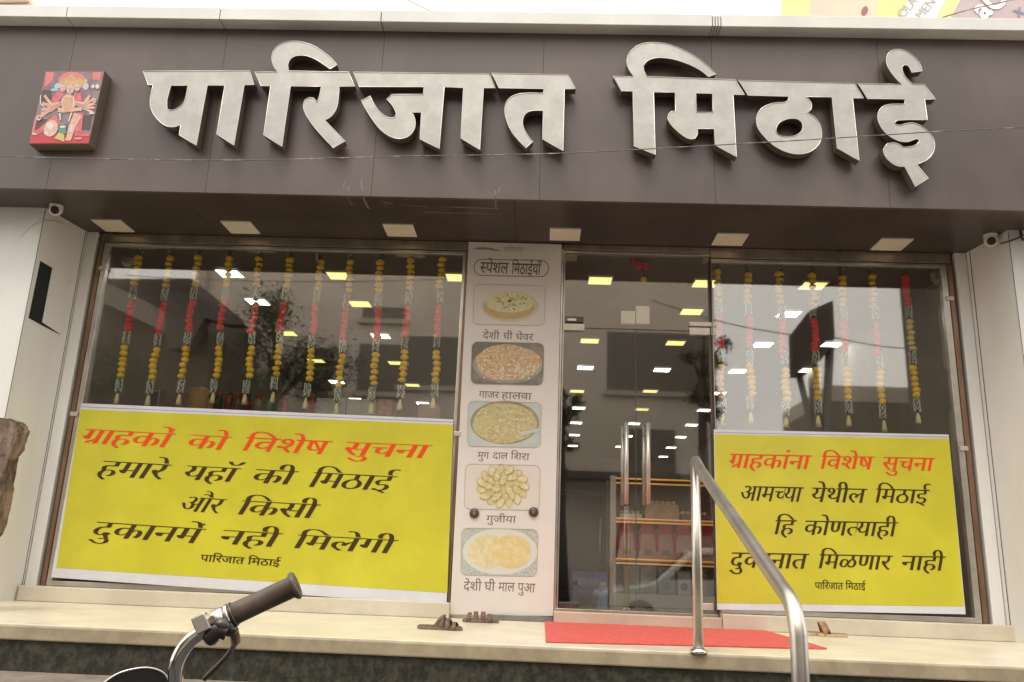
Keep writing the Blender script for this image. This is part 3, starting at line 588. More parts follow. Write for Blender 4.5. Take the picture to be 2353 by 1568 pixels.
# ================================================================== MENU BOARD on the column
YM = -0.03
board = thing('menu_board', 'tall cream menu board with five printed sweet dishes on the column', 'menu board', (-0.02, YM, 0.1))
mb = MB(); mb.prism([P(1077, 556, YM), P(1291, 562, YM), P(1271, 1416, YM), P(1034, 1412, YM)], (0, 0.028, 0))
mb.build('panel', M_menu, board)
def rrect(px0, py0, px1, py1, r, lean=0.0, n=5):
    """rounded rectangle readings, sheared by the column's lean"""
    out = []
    for cx_, cy_, a0 in ((px1 - r, py0 + r, -90), (px1 - r, py1 - r, 0), (px0 + r, py1 - r, 90), (px0 + r, py0 + r, 180)):
        for k in range(n + 1):
            a = R(a0 + 90*k/n)
            x, y = cx_ + r*math.cos(a), cy_ + r*math.sin(a)
            out.append((x + lean*(y - py0), y + 0.02*(x - px0)))
    return out
def outline_ring(mb, pts, y, wd):
    q = [P(a, b, y) for a, b in pts]; c = sum(q, Vector())/len(q); n = len(q)
    inner = []
    for i in range(n):
        t = (q[(i + 1) % n] - q[i - 1]).normalized(); nn = Vector((-t.z, 0, t.x))
        if nn.dot(c - q[i]) < 0: nn = -nn
        inner.append(q[i] + nn*wd)
    vo = [mb.bm.verts.new(v) for v in q]; vi = [mb.bm.verts.new(v) for v in inner]
    for i in range(n):
        j = (i + 1) % n; mb.bm.faces.new([vo[i], vo[j], vi[j], vi[i]])
def blob(cx_, cy_, rx, ry, rot=0.0, n=28, wob=0.0, seed=0):
    rn = random.Random(seed); ph = [rn.uniform(0, 6.28) for _ in range(4)]
    out = []
    for k in range(n):
        a = 2*math.pi*k/n
        f = 1 + wob*(math.sin(3*a + ph[0]) + 0.7*math.sin(5*a + ph[1]) + 0.5*math.sin(9*a + ph[2]))
        x, y = rx*f*math.cos(a), ry*f*math.sin(a)
        out.append((cx_ + x*math.cos(rot) - y*math.sin(rot), cy_ + x*math.sin(rot) + y*math.cos(rot)))
    return out
def flat(name, pts, y, m, parent, k=None):
    mb = MB(); fill(mb, [[P(a, b, y) for a, b in pts]]); return mb.build(name, m, parent)
def flats(name, many, y, m, parent):
    mb = MB()
    for i, pts in enumerate(many): fill(mb, [[P(a, b, y - 0.00004*i) for a, b in pts]])
    return mb.build(name, m, parent)
mb = MB(); outline_ring(mb, rrect(1089, 595, 1262, 634, 19, -0.03), YM - .001, 0.0065); mb.build('title_outline', M_caption, board)
mb = MB(); put_word(mb, 'Sपेशल', 1105, 603, 1169, 605, 24, YM - .001, 0.05, 5, 3); put_word(mb, 'िमठाईयाँ', 1177, 605.5, 1243, 608, 24, YM - .001, 0.05, 5, 3)
mb.build('title', mat('title_ink', (0.11, 0.075, 0.05), 0.6), board)
mb = MB(); fill(mb, [[P(a, b, YM - .001) for a, b in ((1086, 572), (1096, 569), (1112, 568), (1128, 570), (1142, 574), (1152, 578), (1138, 577), (1120, 574), (1100, 574))]])
put_word(mb, 'पािरजात', 1158, 568, 1202, 569, 9, YM - .001); mb.build('feather_mark', mat('faint_ink', (0.34, 0.27, 0.20), 0.6), board)
caps = [('देशी', 1110, 763, 1148, 765, 15), ('घी', 1157, 765, 1178, 766, 15), ('घेवर', 1186, 767, 1226, 768, 15),
        ('गाजर', 1101, 899, 1147, 901, 15), ('हालवा', 1153, 901, 1222, 904, 15),
        ('मुग', 1098, 1039, 1124, 1040, 15), ('दाल', 1133, 1040, 1167, 1041, 15), ('िशरा', 1174, 1041, 1217, 1043, 15),
        ('गुजीया', 1118, 1185, 1186, 1187, 15),
        ('देशी', 1066, 1337, 1107, 1338, 20), ('घी', 1114, 1338, 1138, 1339, 20), ('माल', 1146, 1339, 1183, 1340, 20), ('पुआ', 1190, 1340, 1230, 1342, 20)]
for a, b in ((0, 3), (3, 5), (5, 8), (8, 9), (9, 13)):
    mb = MB()
    for wd, x0, y0, x1, y1, h in caps[a:b]: put_word(mb, wd, x0, y0, x1, y1, h, YM - .001, 0.04, 2, 0)
    mb.build('caption', M_caption, board)
# five printed photographs
M_line = mat('photo_outline', (0.45, 0.38, 0.32), 0.6)
M_photow = mat('photo_white', (0.66, 0.60, 0.53), 0.45)
def photo(px0, py0, px1, py1, lean, bgm, r=12):
    pts = rrect(px0, py0, px1, py1, r, lean)
    f = flat('dish_photo', pts, YM - .001, bgm, board)
    mb = MB(); outline_ring(mb, pts, YM - .0035, 0.003); mb.build('photo_border', M_line, f)
    return f
Y2 = YM - .002
f1 = photo(1089, 653, 1254, 746, -0.03, M_photow)
flats('plate', [blob(1172, 705, 66, 35)], Y2, mat('print_glass_plate', (0.55, 0.50, 0.36), 0.4), f1)
flats('sweet_side', [blob(1170, 706, 58, 28)], Y2 - .0005, mat('print_golden', (0.55, 0.38, 0.16), 0.5, var=0.1, scale=30), f1)
flats('sweet_top', [blob(1171, 695, 56, 24, 0.02)], Y2 - .001, vmat('print_cream', [(0.66, 0.58, 0.36), (0.70, 0.62, 0.42), (0.60, 0.52, 0.28)], 60), f1)
rn = random.Random(4)
flats('pistachio', [blob(1171 + 46*c, 694 + 18*s, 4, 2, rn.uniform(0, 3), 8) for c, s in [(math.cos(t)*q, math.sin(t)*q) for t, q in [(rn.uniform(0, 6.28), rn.uniform(.3, 1)) for _ in range(26)]]], Y2 - .0016, mat('print_green', (0.36, 0.38, 0.10), 0.5), f1)
flats('saffron', [blob(1171, 692, 5, 3, 0, 10)], Y2 - .0022, mat('print_maroon', (0.25, 0.07, 0.06), 0.5), f1)
f2 = photo(1084, 785, 1251, 883, -0.03, mat('print_greybrown', (0.22, 0.19, 0.16), 0.4, var=0.25, scale=8), 14)
flats('bowl_rim', [blob(1167, 838, 80, 44, 0, 40)], Y2, mat('print_pan', (0.33, 0.30, 0.26), 0.35, var=0.2, scale=10), f2)
flats('carrot_heap', [blob(1167, 833, 76, 41, 0, 60, 0.03, 3)], Y2 - .0006, vmat('print_carrot', [(0.58, 0.27, 0.14), (0.62, 0.38, 0.20), (0.50, 0.44, 0.24), (0.56, 0.20, 0.11), (0.70, 0.64, 0.46), (0.44, 0.34, 0.16), (0.62, 0.52, 0.34)], 80), f2)
flats('almond_flakes', [blob(rn.uniform(1104, 1228), rn.uniform(838, 872), rn.uniform(2.5, 5), rn.uniform(1.5, 2.6), rn.uniform(0, 3), 8) for _ in range(34)], Y2 - .0012, mat('print_almond', (0.66, 0.62, 0.46), 0.5), f2)
f3 = photo(1076, 922, 1245, 1026, -0.03, mat('print_pale_blue', (0.50, 0.54, 0.50), 0.4, var=0.06), 12)
flats('bowl_rim', [blob(1160, 971, 79, 50, 0, 40)], Y2, mat('print_bowl', (0.30, 0.25, 0.14), 0.4, var=0.2, scale=12), f3)
flats('lentil_heap', [blob(1159, 973, 74, 46, 0, 50, 0.015, 8)], Y2 - .0006, vmat('print_lentil', [(0.48, 0.42, 0.17), (0.55, 0.48, 0.24), (0.44, 0.36, 0.14), (0.56, 0.52, 0.30), (0.42, 0.30, 0.16)], 70), f3)
flats('nut_pieces', [blob(rn.uniform(1105, 1215), rn.uniform(940, 1005), rn.uniform(2, 5), 2, rn.uniform(0, 3), 8) for _ in range(18)], Y2 - .0012, mat('print_nut', (0.66, 0.55, 0.36), 0.5), f3)
flats('spoon', [[(1196, 993), (1240, 984), (1241, 992), (1198, 1001)]], Y2 - .0018, mat('print_spoon', (0.52, 0.54, 0.50), 0.3), f3)
f4 = photo(1069, 1066, 1242, 1170, -0.03, M_photow, 14)
pet = []; pet2 = []
for ring, nn, rr in ((0, 15, 41), (1, 11, 28), (2, 6, 14)):
    for k in range(nn):
        a = 2*math.pi*k/nn + ring*0.3
        (pet if (k + ring) % 2 else pet2).append(blob(1155 + rr*math.cos(a)*1.2, 1117 + rr*math.sin(a)*.95, 13, 8.5, a + 0.5, 14))
flats('dumplings', pet, Y2, mat('print_dumpling', (0.63, 0.55, 0.26), 0.5, var=0.08, scale=40), f4)
flats('dumplings', pet2, Y2 - .0024, mat('print_dumpling_pale', (0.66, 0.59, 0.33), 0.5, var=0.08, scale=40), f4)
mb = MB()
for i, b_ in enumerate(pet + pet2): outline_ring(mb, b_, Y2 - .0042 - 0.0001*i, 0.0022)
mb.build('pastry_edges', mat('print_crust', (0.42, 0.31, 0.14), 0.6), f4)
f5 = photo(1061, 1213, 1237, 1322, -0.03, mat('print_doily', (0.46, 0.48, 0.42), 0.5, var=0.2, scale=60), 15)
flats('plate', [blob(1149, 1268, 86, 53, 0, 40)], Y2, mat('print_plate', (0.62, 0.62, 0.55), 0.4), f5)
flats('pancake', [blob(1124, 1268, 48, 38, 0, 36, 0.02, 2)], Y2 - .0006, mat('print_pancake', (0.62, 0.52, 0.24), 0.5, rgb2=(0.70, 0.62, 0.42), scale=22), f5)
flats('pancake', [blob(1174, 1268, 47, 38, 0, 36, 0.02, 5)], Y2 - .0012, mat('print_pancake_gold', (0.64, 0.50, 0.20), 0.5, rgb2=(0.70, 0.60, 0.36), scale=22), f5)
for a, b in ((1090, 1180), (1226, 1177)):
    c = P(a, b, YM)
    k = MB().tube([(c.x, YM + .002, c.z), (c.x, YM - .006, c.z), (c.x, YM - .018, c.z), (c.x, YM - .022, c.z)], [0.036, 0.036, 0.030, 0.012], 24).build('stud', mat('dark_bronze_stud', (0.10, 0.075, 0.055), 0.4, 0.5), board)
    MB().tube([(c.x, YM - .0215, c.z), (c.x, YM - .025, c.z)], 0.011, 12).build('stud_cap', M_frame, k)

# ================================================================== YELLOW NOTICES
YP = -0.04
def notice(corners, strips, label, sag):
    (tl, tr_, br, bl) = corners
    po = thing('notice_banner', label, 'banner', P(*bl, YP), None)
    sh = MB(); sh.prism([P(*c, YP) for c in corners], (0, 0.004, 0)); sh = sh.build('sheet', M_vinyl, po)
    mb = MB(); mb.prism([P(*c, YP - .0015) for c in strips], (0, 0.001, 0)); mb.build('yellow_print', M_yellow, sh)
    return po
n1 = notice([(187, 927), (1042, 964), (1026, 1391), (117, 1327)], [(185, 941), (1041, 976), (1028, 1363), (129, 1305)],
            'wide yellow banner with steeply slanted red and dark Devanagari lettering, beside the menu board', 0)
mb = MB(); a, b = P(188, 935, YP - .001), P(1041, 970.5, YP - .001); mb.tube([a, b], 0.0016, 6); mb.build('crease', mat('violet_line', (0.36, 0.30, 0.40), 0.5), n1)
YT = YP - 0.0035
for wd, x0, y0, x1, y1, h in (('गRाहकों', 201, 985, 403, 996, 34), ('को', 443, 998, 531, 1003, 33), ('िवशेष', 569, 1004.4, 763, 1013.6, 32), ('सुचना', 800, 1015, 992, 1022.4, 32)):
    mb = MB(); put_word(mb, wd, x0, y0, x1, y1, h, YT, 0.50, 8 if 'श' in wd else 13, -7 if 'श' in wd else -12); mb.build('red_word', M_red, n1)
for ws in ((('हमारे', 241, 1058, 393, 1067, 37), ('यहॉ', 434, 1069, 553, 1075.5, 34), ('की', 592, 1077.5, 684.6, 1082.5, 33), ('िमठाई', 725, 1084.5, 911, 1094, 36)),
           (('और', 428, 1140, 520.5, 1146.8, 35), ('िकसी', 560.5, 1149.5, 735.8, 1158.8, 34)),
           (('दुकानमें', 226.4, 1198.4, 471.6, 1214.7, 36), ('नही', 516.7, 1217, 649, 1225, 34), ('िमलेगी', 688.3, 1228, 913.5, 1240.5, 33))):
    for wd, x0, y0, x1, y1, h in ws:
        mb = MB(); put_word(mb, wd, x0, y0, x1, y1, h, YT, 0.52, 13, -12); mb.build('dark_word', M_ink, n1)
mb = MB(); put_word(mb, 'पािरजात', 462.4, 1274.7, 562, 1281.5, 15, YT, 0.1, 9, 2); put_word(mb, 'िमठाई', 571, 1282, 644.5, 1287.2, 15, YT, 0.1, 9, 2); mb.build('shop_name', M_ink, n1)
n2 = notice([(1640, 987), (2180, 999), (2219, 1412), (1648, 1401)], [(1642, 998), (2181, 1009), (2216, 1394), (1648, 1386)],
            'narrower yellow banner with red and dark Devanagari lettering, partly behind the handrail', 0)
mb = MB(); a, b = P(1641, 994, YP - .001), P(2180, 1005, YP - .001); mb.tube([a, b], 0.0016, 6); mb.build('crease', MATS['violet_line'], n2)
for wd, x0, y0, x1, y1, h in (('गRाहकांना', 1679.4, 1042.4, 1864.8, 1046.2, 33), ('िवशेष', 1889, 1047, 2008.7, 1049, 31), ('सुचना', 2031, 1049.4, 2147.5, 1052.4, 31)):
    mb = MB(); put_word(mb, wd, x0, y0, x1, y1, h, YT, 0.28, 10, -7); mb.build('red_word', M_red, n2)
for ws in ((('आमCया', 1706, 1116.2, 1846, 1119.5, 35), ('येथील', 1868.5, 1120, 1992, 1123, 34), ('िमठाई', 2015, 1122.5, 2135, 1125.5, 33)),
           (('िह', 1783.5, 1194.7, 1829.8, 1195.4, 34), ('कोणTयाही', 1852.3, 1196, 2063, 1200, 34)),
           (('दुकानात', 1683, 1269, 1858.5, 1272.2, 36), ('िमळणार', 1884.8, 1273, 2050.4, 1276.5, 34), ('नाही', 2075, 1276.5, 2172, 1278.5, 34))):
    for wd, x0, y0, x1, y1, h in ws:
        mb = MB(); put_word(mb, wd, x0, y0, x1, y1, h, YT, 0.28, 10, -7); mb.build('dark_word', M_ink, n2)
mb = MB(); put_word(mb, 'पािरजात', 1872.3, 1338.5, 1937, 1339.8, 15, YT, 0.05, 5, 2); put_word(mb, 'िमठाई', 1943, 1340, 1988.6, 1341, 15, YT, 0.05, 5, 2); mb.build('shop_name', M_ink, n2)

# ================================================================== STEEL SIGN LETTERS
YL = YF - 0.105
T2, T3, T4 = 2351, 4702, 7053
def G(off, *pts): return [((x + off)/3.9966, y/3.9966) for x, y in pts]
letters = []
letters.append(('first steel letter piece, a looped letter with two slanted stems beside the picture box',
 [G(0, (1315, 655), (2295, 652), (2340, 782), (2245, 785), (2150, 1340), (1990, 1235), (2065, 788), (1905, 788), (1805, 1340), (1645, 1242), (1660, 1152), (1600, 1168), (1540, 1165), (1470, 1122), (1410, 1050), (1380, 970), (1385, 880), (1406, 785), (1360, 782)),
  G(0, (1570, 787), (1725, 787), (1710, 880), (1688, 945), (1640, 990), (1580, 1015), (1540, 1010), (1533, 980))]))
letters.append(('second steel letter piece with a tall hooked top and a kicked diagonal leg',
 [G(T2, (-10, 664), (195, 662), (160, 600), (145, 540), (160, 470), (210, 415), (290, 386), (380, 382), (460, 397), (540, 428), (620, 480), (690, 537), (745, 597), (680, 638), (600, 580), (525, 537), (455, 514), (400, 512), (345, 525), (306, 560), (292, 608), (304, 656),
    (850, 664), (910, 796), (768, 797), (758, 890), (745, 980), (718, 1040), (680, 1080), (632, 1108), (820, 1300), (708, 1362), (480, 1090), (445, 1025), (435, 968), (450, 920), (490, 900), (530, 904), (560, 945), (582, 890), (600, 797), (318, 795), (240, 1352), (70, 1240), (135, 794), (45, 792))]))
letters.append(('third steel letter piece with an open curled hook joined to two stems',
 [G(T2, (895, 665), (2140, 679), (2200, 812), (2090, 812), (2057, 1380), (1880, 1272), (1905, 810), (1730, 802), (1685, 1370), (1505, 1280), (1520, 1035), (1432, 1035), (1456, 1085), (1464, 1140), (1450, 1200), (1410, 1248), (1350, 1274), (1290, 1275), (1220, 1250), (1150, 1200), (1090, 1130), (1030, 1040), (990, 970), (967, 925), (1050, 885),
    (1075, 940), (1112, 1000), (1160, 1050), (1210, 1080), (1250, 1088), (1280, 1075), (1288, 1045), (1270, 1000), (1240, 955), (1200, 915), (1245, 870), (1535, 870), (1540, 801), (948, 800))]))
letters.append(('fourth steel letter piece, a bowed arm and one stem, last of the first word',
 [[*G(T2, (2165, 676)), *G(T3, (515, 688), (585, 820), (482, 821), (470, 1390), (280, 1280), (287, 1020), (200, 1018), (145, 1032), (108, 1070), (96, 1125), (112, 1190), (150, 1255), (192, 1303), (128, 1362), (60, 1292), (0, 1218)), *G(T2, (2305, 1120), (2284, 1015), (2292, 960), (2320, 910)), *G(T3, (5, 885), (60, 866), (120, 859), (290, 860), (290, 818)), *G(T2, (2230, 812))]]))
letters.append(('fifth steel letter piece, wide hooked top and square loop, starting the second word',
 [G(T3, (930, 703), (1115, 706), (1075, 640), (1054, 575), (1066, 510), (1105, 455), (1175, 412), (1260, 393), (1360, 396), (1460, 416), (1560, 456), (1660, 507), (1760, 577), (1830, 640), (1872, 682), (1803, 710), (1760, 670), (1680, 620), (1580, 577), (1480, 547), (1400, 535), (1310, 537), (1242, 562), (1206, 605), (1212, 655), (1242, 706),
    (2050, 735), (2135, 875), (2030, 873), (2063, 1445), (1865, 1335), (1857, 1186), (1703, 1184), (1702, 1240), (1680, 1274), (1640, 1281), (1580, 1255), (1510, 1200), (1450, 1135), (1428, 1090), (1440, 1045), (1470, 1026), (1503, 1024), (1498, 851), (1300, 849), (1318, 1425), (1120, 1345), (1110, 843), (1005, 840)),
  G(T3, (1688, 859), (1840, 863), (1848, 1035), (1695, 1033))]))
letters.append(('sixth steel letter piece, a round bowl with an oval hole beside a stem',
 [[*G(T3, (2080, 740)), *G(T4, (795, 768), (880, 906), (777, 905), (838, 1480), (632, 1362), (587, 896), (345, 891), (385, 930), (401, 970), (393, 1010), (360, 1040), (420, 1072), (468, 1130), (491, 1210), (485, 1290), (440, 1360), (370, 1404), (280, 1418), (190, 1405), (100, 1368), (30, 1322)), *G(T3, (2310, 1250), (2265, 1190), (2244, 1120), (2255, 1050), (2290, 1000)), *G(T4, (0, 965), (80, 946), (160, 940), (188, 922), (185, 888)), *G(T3, (2165, 879))],
  G(T4, (72, 1200), (88, 1150), (130, 1112), (200, 1093), (270, 1096), (310, 1125), (321, 1165), (308, 1210), (268, 1240), (200, 1257), (130, 1254), (86, 1235))]))
letters.append(('seventh steel letter piece, a doubled S curve with a hook above and a tail below',
 [G(T4, (825, 770), (1225, 778), (1170, 720), (1120, 652), (1090, 590), (1087, 530), (1115, 482), (1170, 457), (1240, 462), (1310, 497), (1368, 550), (1402, 605), (1415, 655), (1318, 670), (1305, 632), (1280, 602), (1250, 598), (1230, 617), (1233, 655), (1260, 710), (1330, 776),
    (1435, 778), (1537, 915), (1437, 917), (1465, 1105), (1230, 1107), (1180, 1113), (1160, 1130), (1180, 1149), (1220, 1151), (1265, 1137), (1330, 1131), (1400, 1156), (1470, 1212), (1518, 1275), (1531, 1345), (1510, 1415), (1450, 1478), (1365, 1513), (1472, 1640), (1352, 1718), (1255, 1533), (1190, 1528), (1115, 1483), (1068, 1425), (1059, 1370), (1090, 1326), (1150, 1313), (1200, 1327), (1242, 1355), (1310, 1350), (1370, 1326), (1391, 1300), (1380, 1280), (1350, 1281), (1290, 1304), (1230, 1305), (1150, 1275), (1070, 1215), (1022, 1140), (1006, 1070), (1025, 1010), (1070, 973), (1120, 961), (1255, 960), (1252, 913), (912, 910))]))
for label, loops in letters:
    L3 = [[P(a.x, a.y, YL) for a in smooth_outline(lp)] for lp in loops]
    c = sum(L3[0], Vector())/len(L3[0])
    t = thing('sign_letter', label, 'sign letter', (c.x, YF, c.z), 'raised steel letters of the shop sign')
    mb = MB(); fill(mb, L3); mb.build('face', M_letter, t)
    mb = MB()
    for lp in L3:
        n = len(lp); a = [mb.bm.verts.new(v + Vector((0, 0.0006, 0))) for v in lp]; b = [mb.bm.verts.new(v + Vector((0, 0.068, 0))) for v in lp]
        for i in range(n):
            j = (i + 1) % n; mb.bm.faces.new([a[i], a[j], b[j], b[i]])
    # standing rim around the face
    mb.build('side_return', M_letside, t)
    mb = MB()
    for lp in L3: mb.tube([v + Vector((0, -0.001, 0)) for v in lp] + [lp[0] + Vector((0, -0.001, 0))], 0.0032, 5, False)
    mb.build('rim', M_alu, t)
    mb = MB()
    for k in range(3):
        q = L3[0][(k*len(L3[0]))//3]
        q = q.lerp(c, 0.12)
        mb.tube([(q.x, YL + 0.06, q.z), (q.x, YF + 0.001, q.z)], 0.006, 8)
    mb.build('standoff', M_darkmetal, t)

# ================================================================== PICTURE BOX on the fascia
pb = thing('picture_box', 'square box sign with a bright red devotional picture beside the first steel letter', 'picture sign', (-3.3, YF, 3.2))
YD = YF - 0.10
pc = [(105.1, 162.6), (240.7, 162.6), (203.9, 331.5), (65.6, 331.5)]
mb = MB(); mb.prism([P(*c, YD) for c in pc], (0, 0.099, 0)); mb.build('box', mat('box_side', (0.15, 0.12, 0.09), 0.5), pb, 0.003)
def D(u, v):
    """picture coordinates 0..1 (u right, v down) -> photo reading"""
    a = (pc[0][0] + (pc[1][0] - pc[0][0])*u, pc[0][1]); b = (pc[3][0] + (pc[2][0] - pc[3][0])*u, pc[3][1])
    return (a[0] + (b[0] - a[0])*v, a[1] + (b[1] - a[1])*v)
def art(name, polys, lay, m): return flats(name, [[D(*q) for q in pl] for pl in polys], YD - 0.001 - 0.0006*lay, m, pb)
def limb(pts, w0, w1):
    L, Rr = [], []
    for i, (u, v) in enumerate(pts):
        a, b = pts[max(0, i - 1)], pts[min(len(pts) - 1, i + 1)]
        dx, dy = b[0] - a[0], b[1] - a[1]; q = math.hypot(dx, dy) or 1
        ww = w0 + (w1 - w0)*i/(len(pts) - 1)
        L.append((u - dy/q*ww, v + dx/q*ww)); Rr.append((u + dy/q*ww, v - dx/q*ww))
    return L + Rr[::-1]
def ZZ(x, y): return ((100 + x/4.237)/1.7408, (250 + y/4.237)/1.7408)
def artz(name, polys, lay, m): return flats(name, [[ZZ(*q) for q in pl] for pl in polys], YD - 0.001 - 0.0012*lay, m, pb)
def lz(pts, w0, w1): return limb(pts, w0, w1)
artz('picture', [[(352, 160), (1338, 160), (1078, 1374), (82, 1374)]], 0, mat('art_ground', (0.20, 0.13, 0.14), 0.4, rgb2=(0.30, 0.22, 0.24), scale=9, fac=(0.35, 0.6)))
a_red = mat('art_red', (0.58, 0.05, 0.06), 0.4); a_pink = mat('art_pink', (0.70, 0.20, 0.20), 0.4); a_gold = mat('art_gold', (0.66, 0.44, 0.20), 0.4, rgb2=(0.50, 0.28, 0.14), scale=40)
a_cr = mat('art_crimson', (0.60, 0.09, 0.14), 0.4, rgb2=(0.70, 0.24, 0.22), scale=24); a_sk = mat('art_skin', (0.68, 0.38, 0.29), 0.4, rgb2=(0.74, 0.52, 0.40), scale=34)
a_wh = mat('art_white', (0.70, 0.64, 0.60), 0.4); a_dk = mat('art_dark', (0.10, 0.07, 0.07), 0.5); a_fc = mat('art_face', (0.66, 0.46, 0.42), 0.4)
artz('dark_corner', [[(300, 460), (450, 480), (460, 600), (400, 700), (250, 640)], [(160, 960), (380, 960), (330, 1120), (120, 1150)], [(980, 900), (1150, 900), (1100, 1150), (950, 1150)]], .3, a_dk)
artz('curtain', [[(360, 165), (500, 165), (470, 300), (330, 430)], [(1150, 165), (1300, 165), (1270, 300), (1140, 290)], [(170, 920), (210, 930), (150, 1180), (110, 1200)]], .6, a_pink)
artz('seat', [[(95, 1240), (1100, 1230), (1078, 1370), (84, 1372)]], .9, a_red)
artz('halo', [blob(800, 320, 235, 160)], 1.2, a_pink)
artz('crown', [blob(800, 345, 205, 105), [(650, 330), (790, 195), (940, 330)], blob(1000, 320, 60, 50)], 1.5, a_gold)
artz('side_head', [blob(555, 400, 60, 45, -.4), blob(1030, 410, 50, 60, .3)], 1.8, mat('art_blue', (0.48, 0.52, 0.66), 0.4))
artz('scarf', [blob(500, 465, 65, 26, -.1)], 2.0, mat('art_teal', (0.24, 0.56, 0.56), 0.4))
artz('robe', [lz([(620, 500), (520, 620), (500, 740)], 70, 50), lz([(900, 520), (900, 700)], 60, 70), lz([(130, 1225), (300, 1140), (560, 960)], 22, 95), lz([(900, 860), (890, 1060), (905, 1240)], 95, 60), lz([(920, 1220), (1090, 1225)], 40, 22)], 2.3, a_cr)
arms = []
for k, (x, y) in enumerate([(300, 560), (265, 690), (250, 800), (220, 930), (240, 860)]): arms.append(lz([(600, 700), (450, 720 + 22*k), (x + 30, y)], 36, 22))
for k, (x, y) in enumerate([(1100, 560), (1170, 610), (1195, 700), (1180, 770), (1150, 850)]): arms.append(lz([(860, 690), (1000, 700 + 18*k), (x, y)], 36, 20))
artz('arms', arms, 2.6, a_sk)
artz('arm_shading', [lz([(610, 690 + 24*k), (450, 745 + 24*k), (300, 590 + 80*k)], 4, 3) for k in range(4)] + [lz([(870, 690 + 18*k), (1000, 722 + 18*k), (1150, 600 + 70*k)], 4, 3) for k in range(4)], 3.0, mat('art_shade', (0.30, 0.14, 0.11), 0.5))
artz('body', [blob(735, 690, 125, 150), lz([(560, 800), (640, 820), (960, 790)], 40, 30), blob(440, 1120, 112, 145, .45), lz([(900, 880), (800, 1080), (740, 1290)], 70, 45), blob(730, 1300, 55, 30)], 3.3, a_sk)
artz('thigh_cloth', [blob(420, 1070, 60, 60), lz([(800, 1060), (760, 1180)], 20, 16), blob(360, 1200, 40, 26)], 3.7, a_wh)
artz('chest', [lz([(740, 590), (735, 720), (700, 840)], 70, 50)], 4.0, mat('art_orange', (0.64, 0.40, 0.20), 0.4, rgb2=(0.62, 0.30, 0.20), scale=40))
artz('faces', [blob(765, 455, 62, 82), blob(640, 440, 44, 62), blob(885, 430, 44, 62)], 4.3, a_fc)
artz('features', [blob(740, 440, 12, 5), blob(790, 440, 12, 5), blob(765, 505, 20, 6), blob(625, 430, 9, 5), blob(655, 432, 9, 5), blob(642, 475, 14, 5), blob(875, 425, 9, 5), blob(900, 425, 9, 5), blob(886, 465, 12, 5), lz([(765, 450), (762, 480)], 4, 7)], 4.6, a_dk)
artz('skirt', [lz([(640, 1020), (635, 1210)], 40, 62)], 4.6, mat('art_green', (0.12, 0.30, 0.22), 0.4))
artz('fringe', [lz([(620, 1205), (580, 1318)], 50, 92)], 4.9, mat('art_fringe', (0.64, 0.46, 0.18), 0.4))
artz('ornaments', [blob(640, 1092, 58, 18), lz([(590, 860), (600, 980)], 14, 10), lz([(790, 850), (740, 1000)], 14, 10), lz([(650, 590), (625, 720)], 9, 9), lz([(820, 580), (825, 760)], 10, 9), blob(235, 940, 40, 45), blob(1130, 862, 50, 16), blob(1175, 650, 30, 40), blob(1150, 410, 26, 34), blob(1225, 410, 34, 40), blob(900, 1290, 58, 16), lz([(265, 560), (262, 700), (330, 760)], 9, 9), lz([(120, 1200), (190, 1230)], 16, 10)], 5.2, a_wh)
artz('ring_centres', [blob(240, 935, 26, 30), blob(900, 1286, 40, 8), blob(1175, 650, 18, 26)], 5.6, a_cr)

# ================================================================== SOFFIT LAMPS (unlit)
spots = [((217, 505), (270, 501), (303, 528), (250, 536)), ((512, 509), (568, 508), (596, 534), (536, 535)),
         ((881, 514), (948, 516), (957, 543), (892, 540)), ((1264.5, 522), (1333, 524), (1331, 553), (1265, 550.5)),
         ((1651, 536), (1719, 536.5), (1702, 562), (1637, 562)), ((2029, 546.5), (2095, 547.5), (2067, 575), (2004, 573))]
seat = ['next to the hatch wall', 'second from the hatch wall', 'third from the hatch wall', 'just past the menu board', 'over the door and narrow window', 'beside the far security camera']
for q, s in zip(spots, seat):
    c = sum((PZ(a, b, ZS) for a, b in q), Vector())/4
    t = thing('soffit_lamp', 'unlit square panel lamp in the dark soffit, ' + s, 'ceiling lamp', (c.x, c.y, ZS), 'square lamps in the soffit')
    h = 0.118
    mb = MB()
    for x0, y0, x1, y1 in ((-h, -h, h, -h + .008), (-h, h - .008, h, h), (-h, -h + .008, -h + .008, h - .008), (h - .008, -h + .008, h, h - .008)):
        mb.box(c.x + x0, c.y + y0, ZS - 0.010, c.x + x1, c.y + y1, ZS + 0.005)
    mb.build('frame', M_lightrim, t)
    MB().box(c.x - h + .008, c.y - h + .008, ZS - 0.007, c.x + h - .008, c.y + h - .008, ZS + 0.004).build('diffuser', M_lightpanel, t)

# ================================================================== DOME CAMERAS
def dome(px, py, y, lx, label):
    c = P(px, py, y)
    t = thing('security_camera', label, 'security camera', (c.x, c.y, ZS), 'white security cameras under the soffit')
    M_cam = mat('camera_white', (0.70, 0.66, 0.58), 0.35)
    MB().tube([(c.x, c.y, ZS - 0.001), (c.x, c.y, ZS - 0.018), (c.x, c.y, c.z + 0.022)], [0.048, 0.050, 0.046], 24).build('base', M_cam, t)
    b = MB().ball((c.x, c.y, c.z), 0.049, 3, (1, 1, 1.05)).build('body', M_cam, t)
    d = Vector((lx, -0.75, -0.55)).normalized()
    q = Vector((c.x, c.y, c.z))
    MB().tube([q + d*0.030, q + d*0.052, q + d*0.056], [0.034, 0.027, 0.020], 20).build('lens', M_blackplastic, b)
dome(129, 481, -0.56, 0.25, 'white security camera above the wall with the hatch hole')
dome(2277, 552, -0.42, -0.35, 'white security camera beside the dark cable, above the plain return wall')
mb = MB()
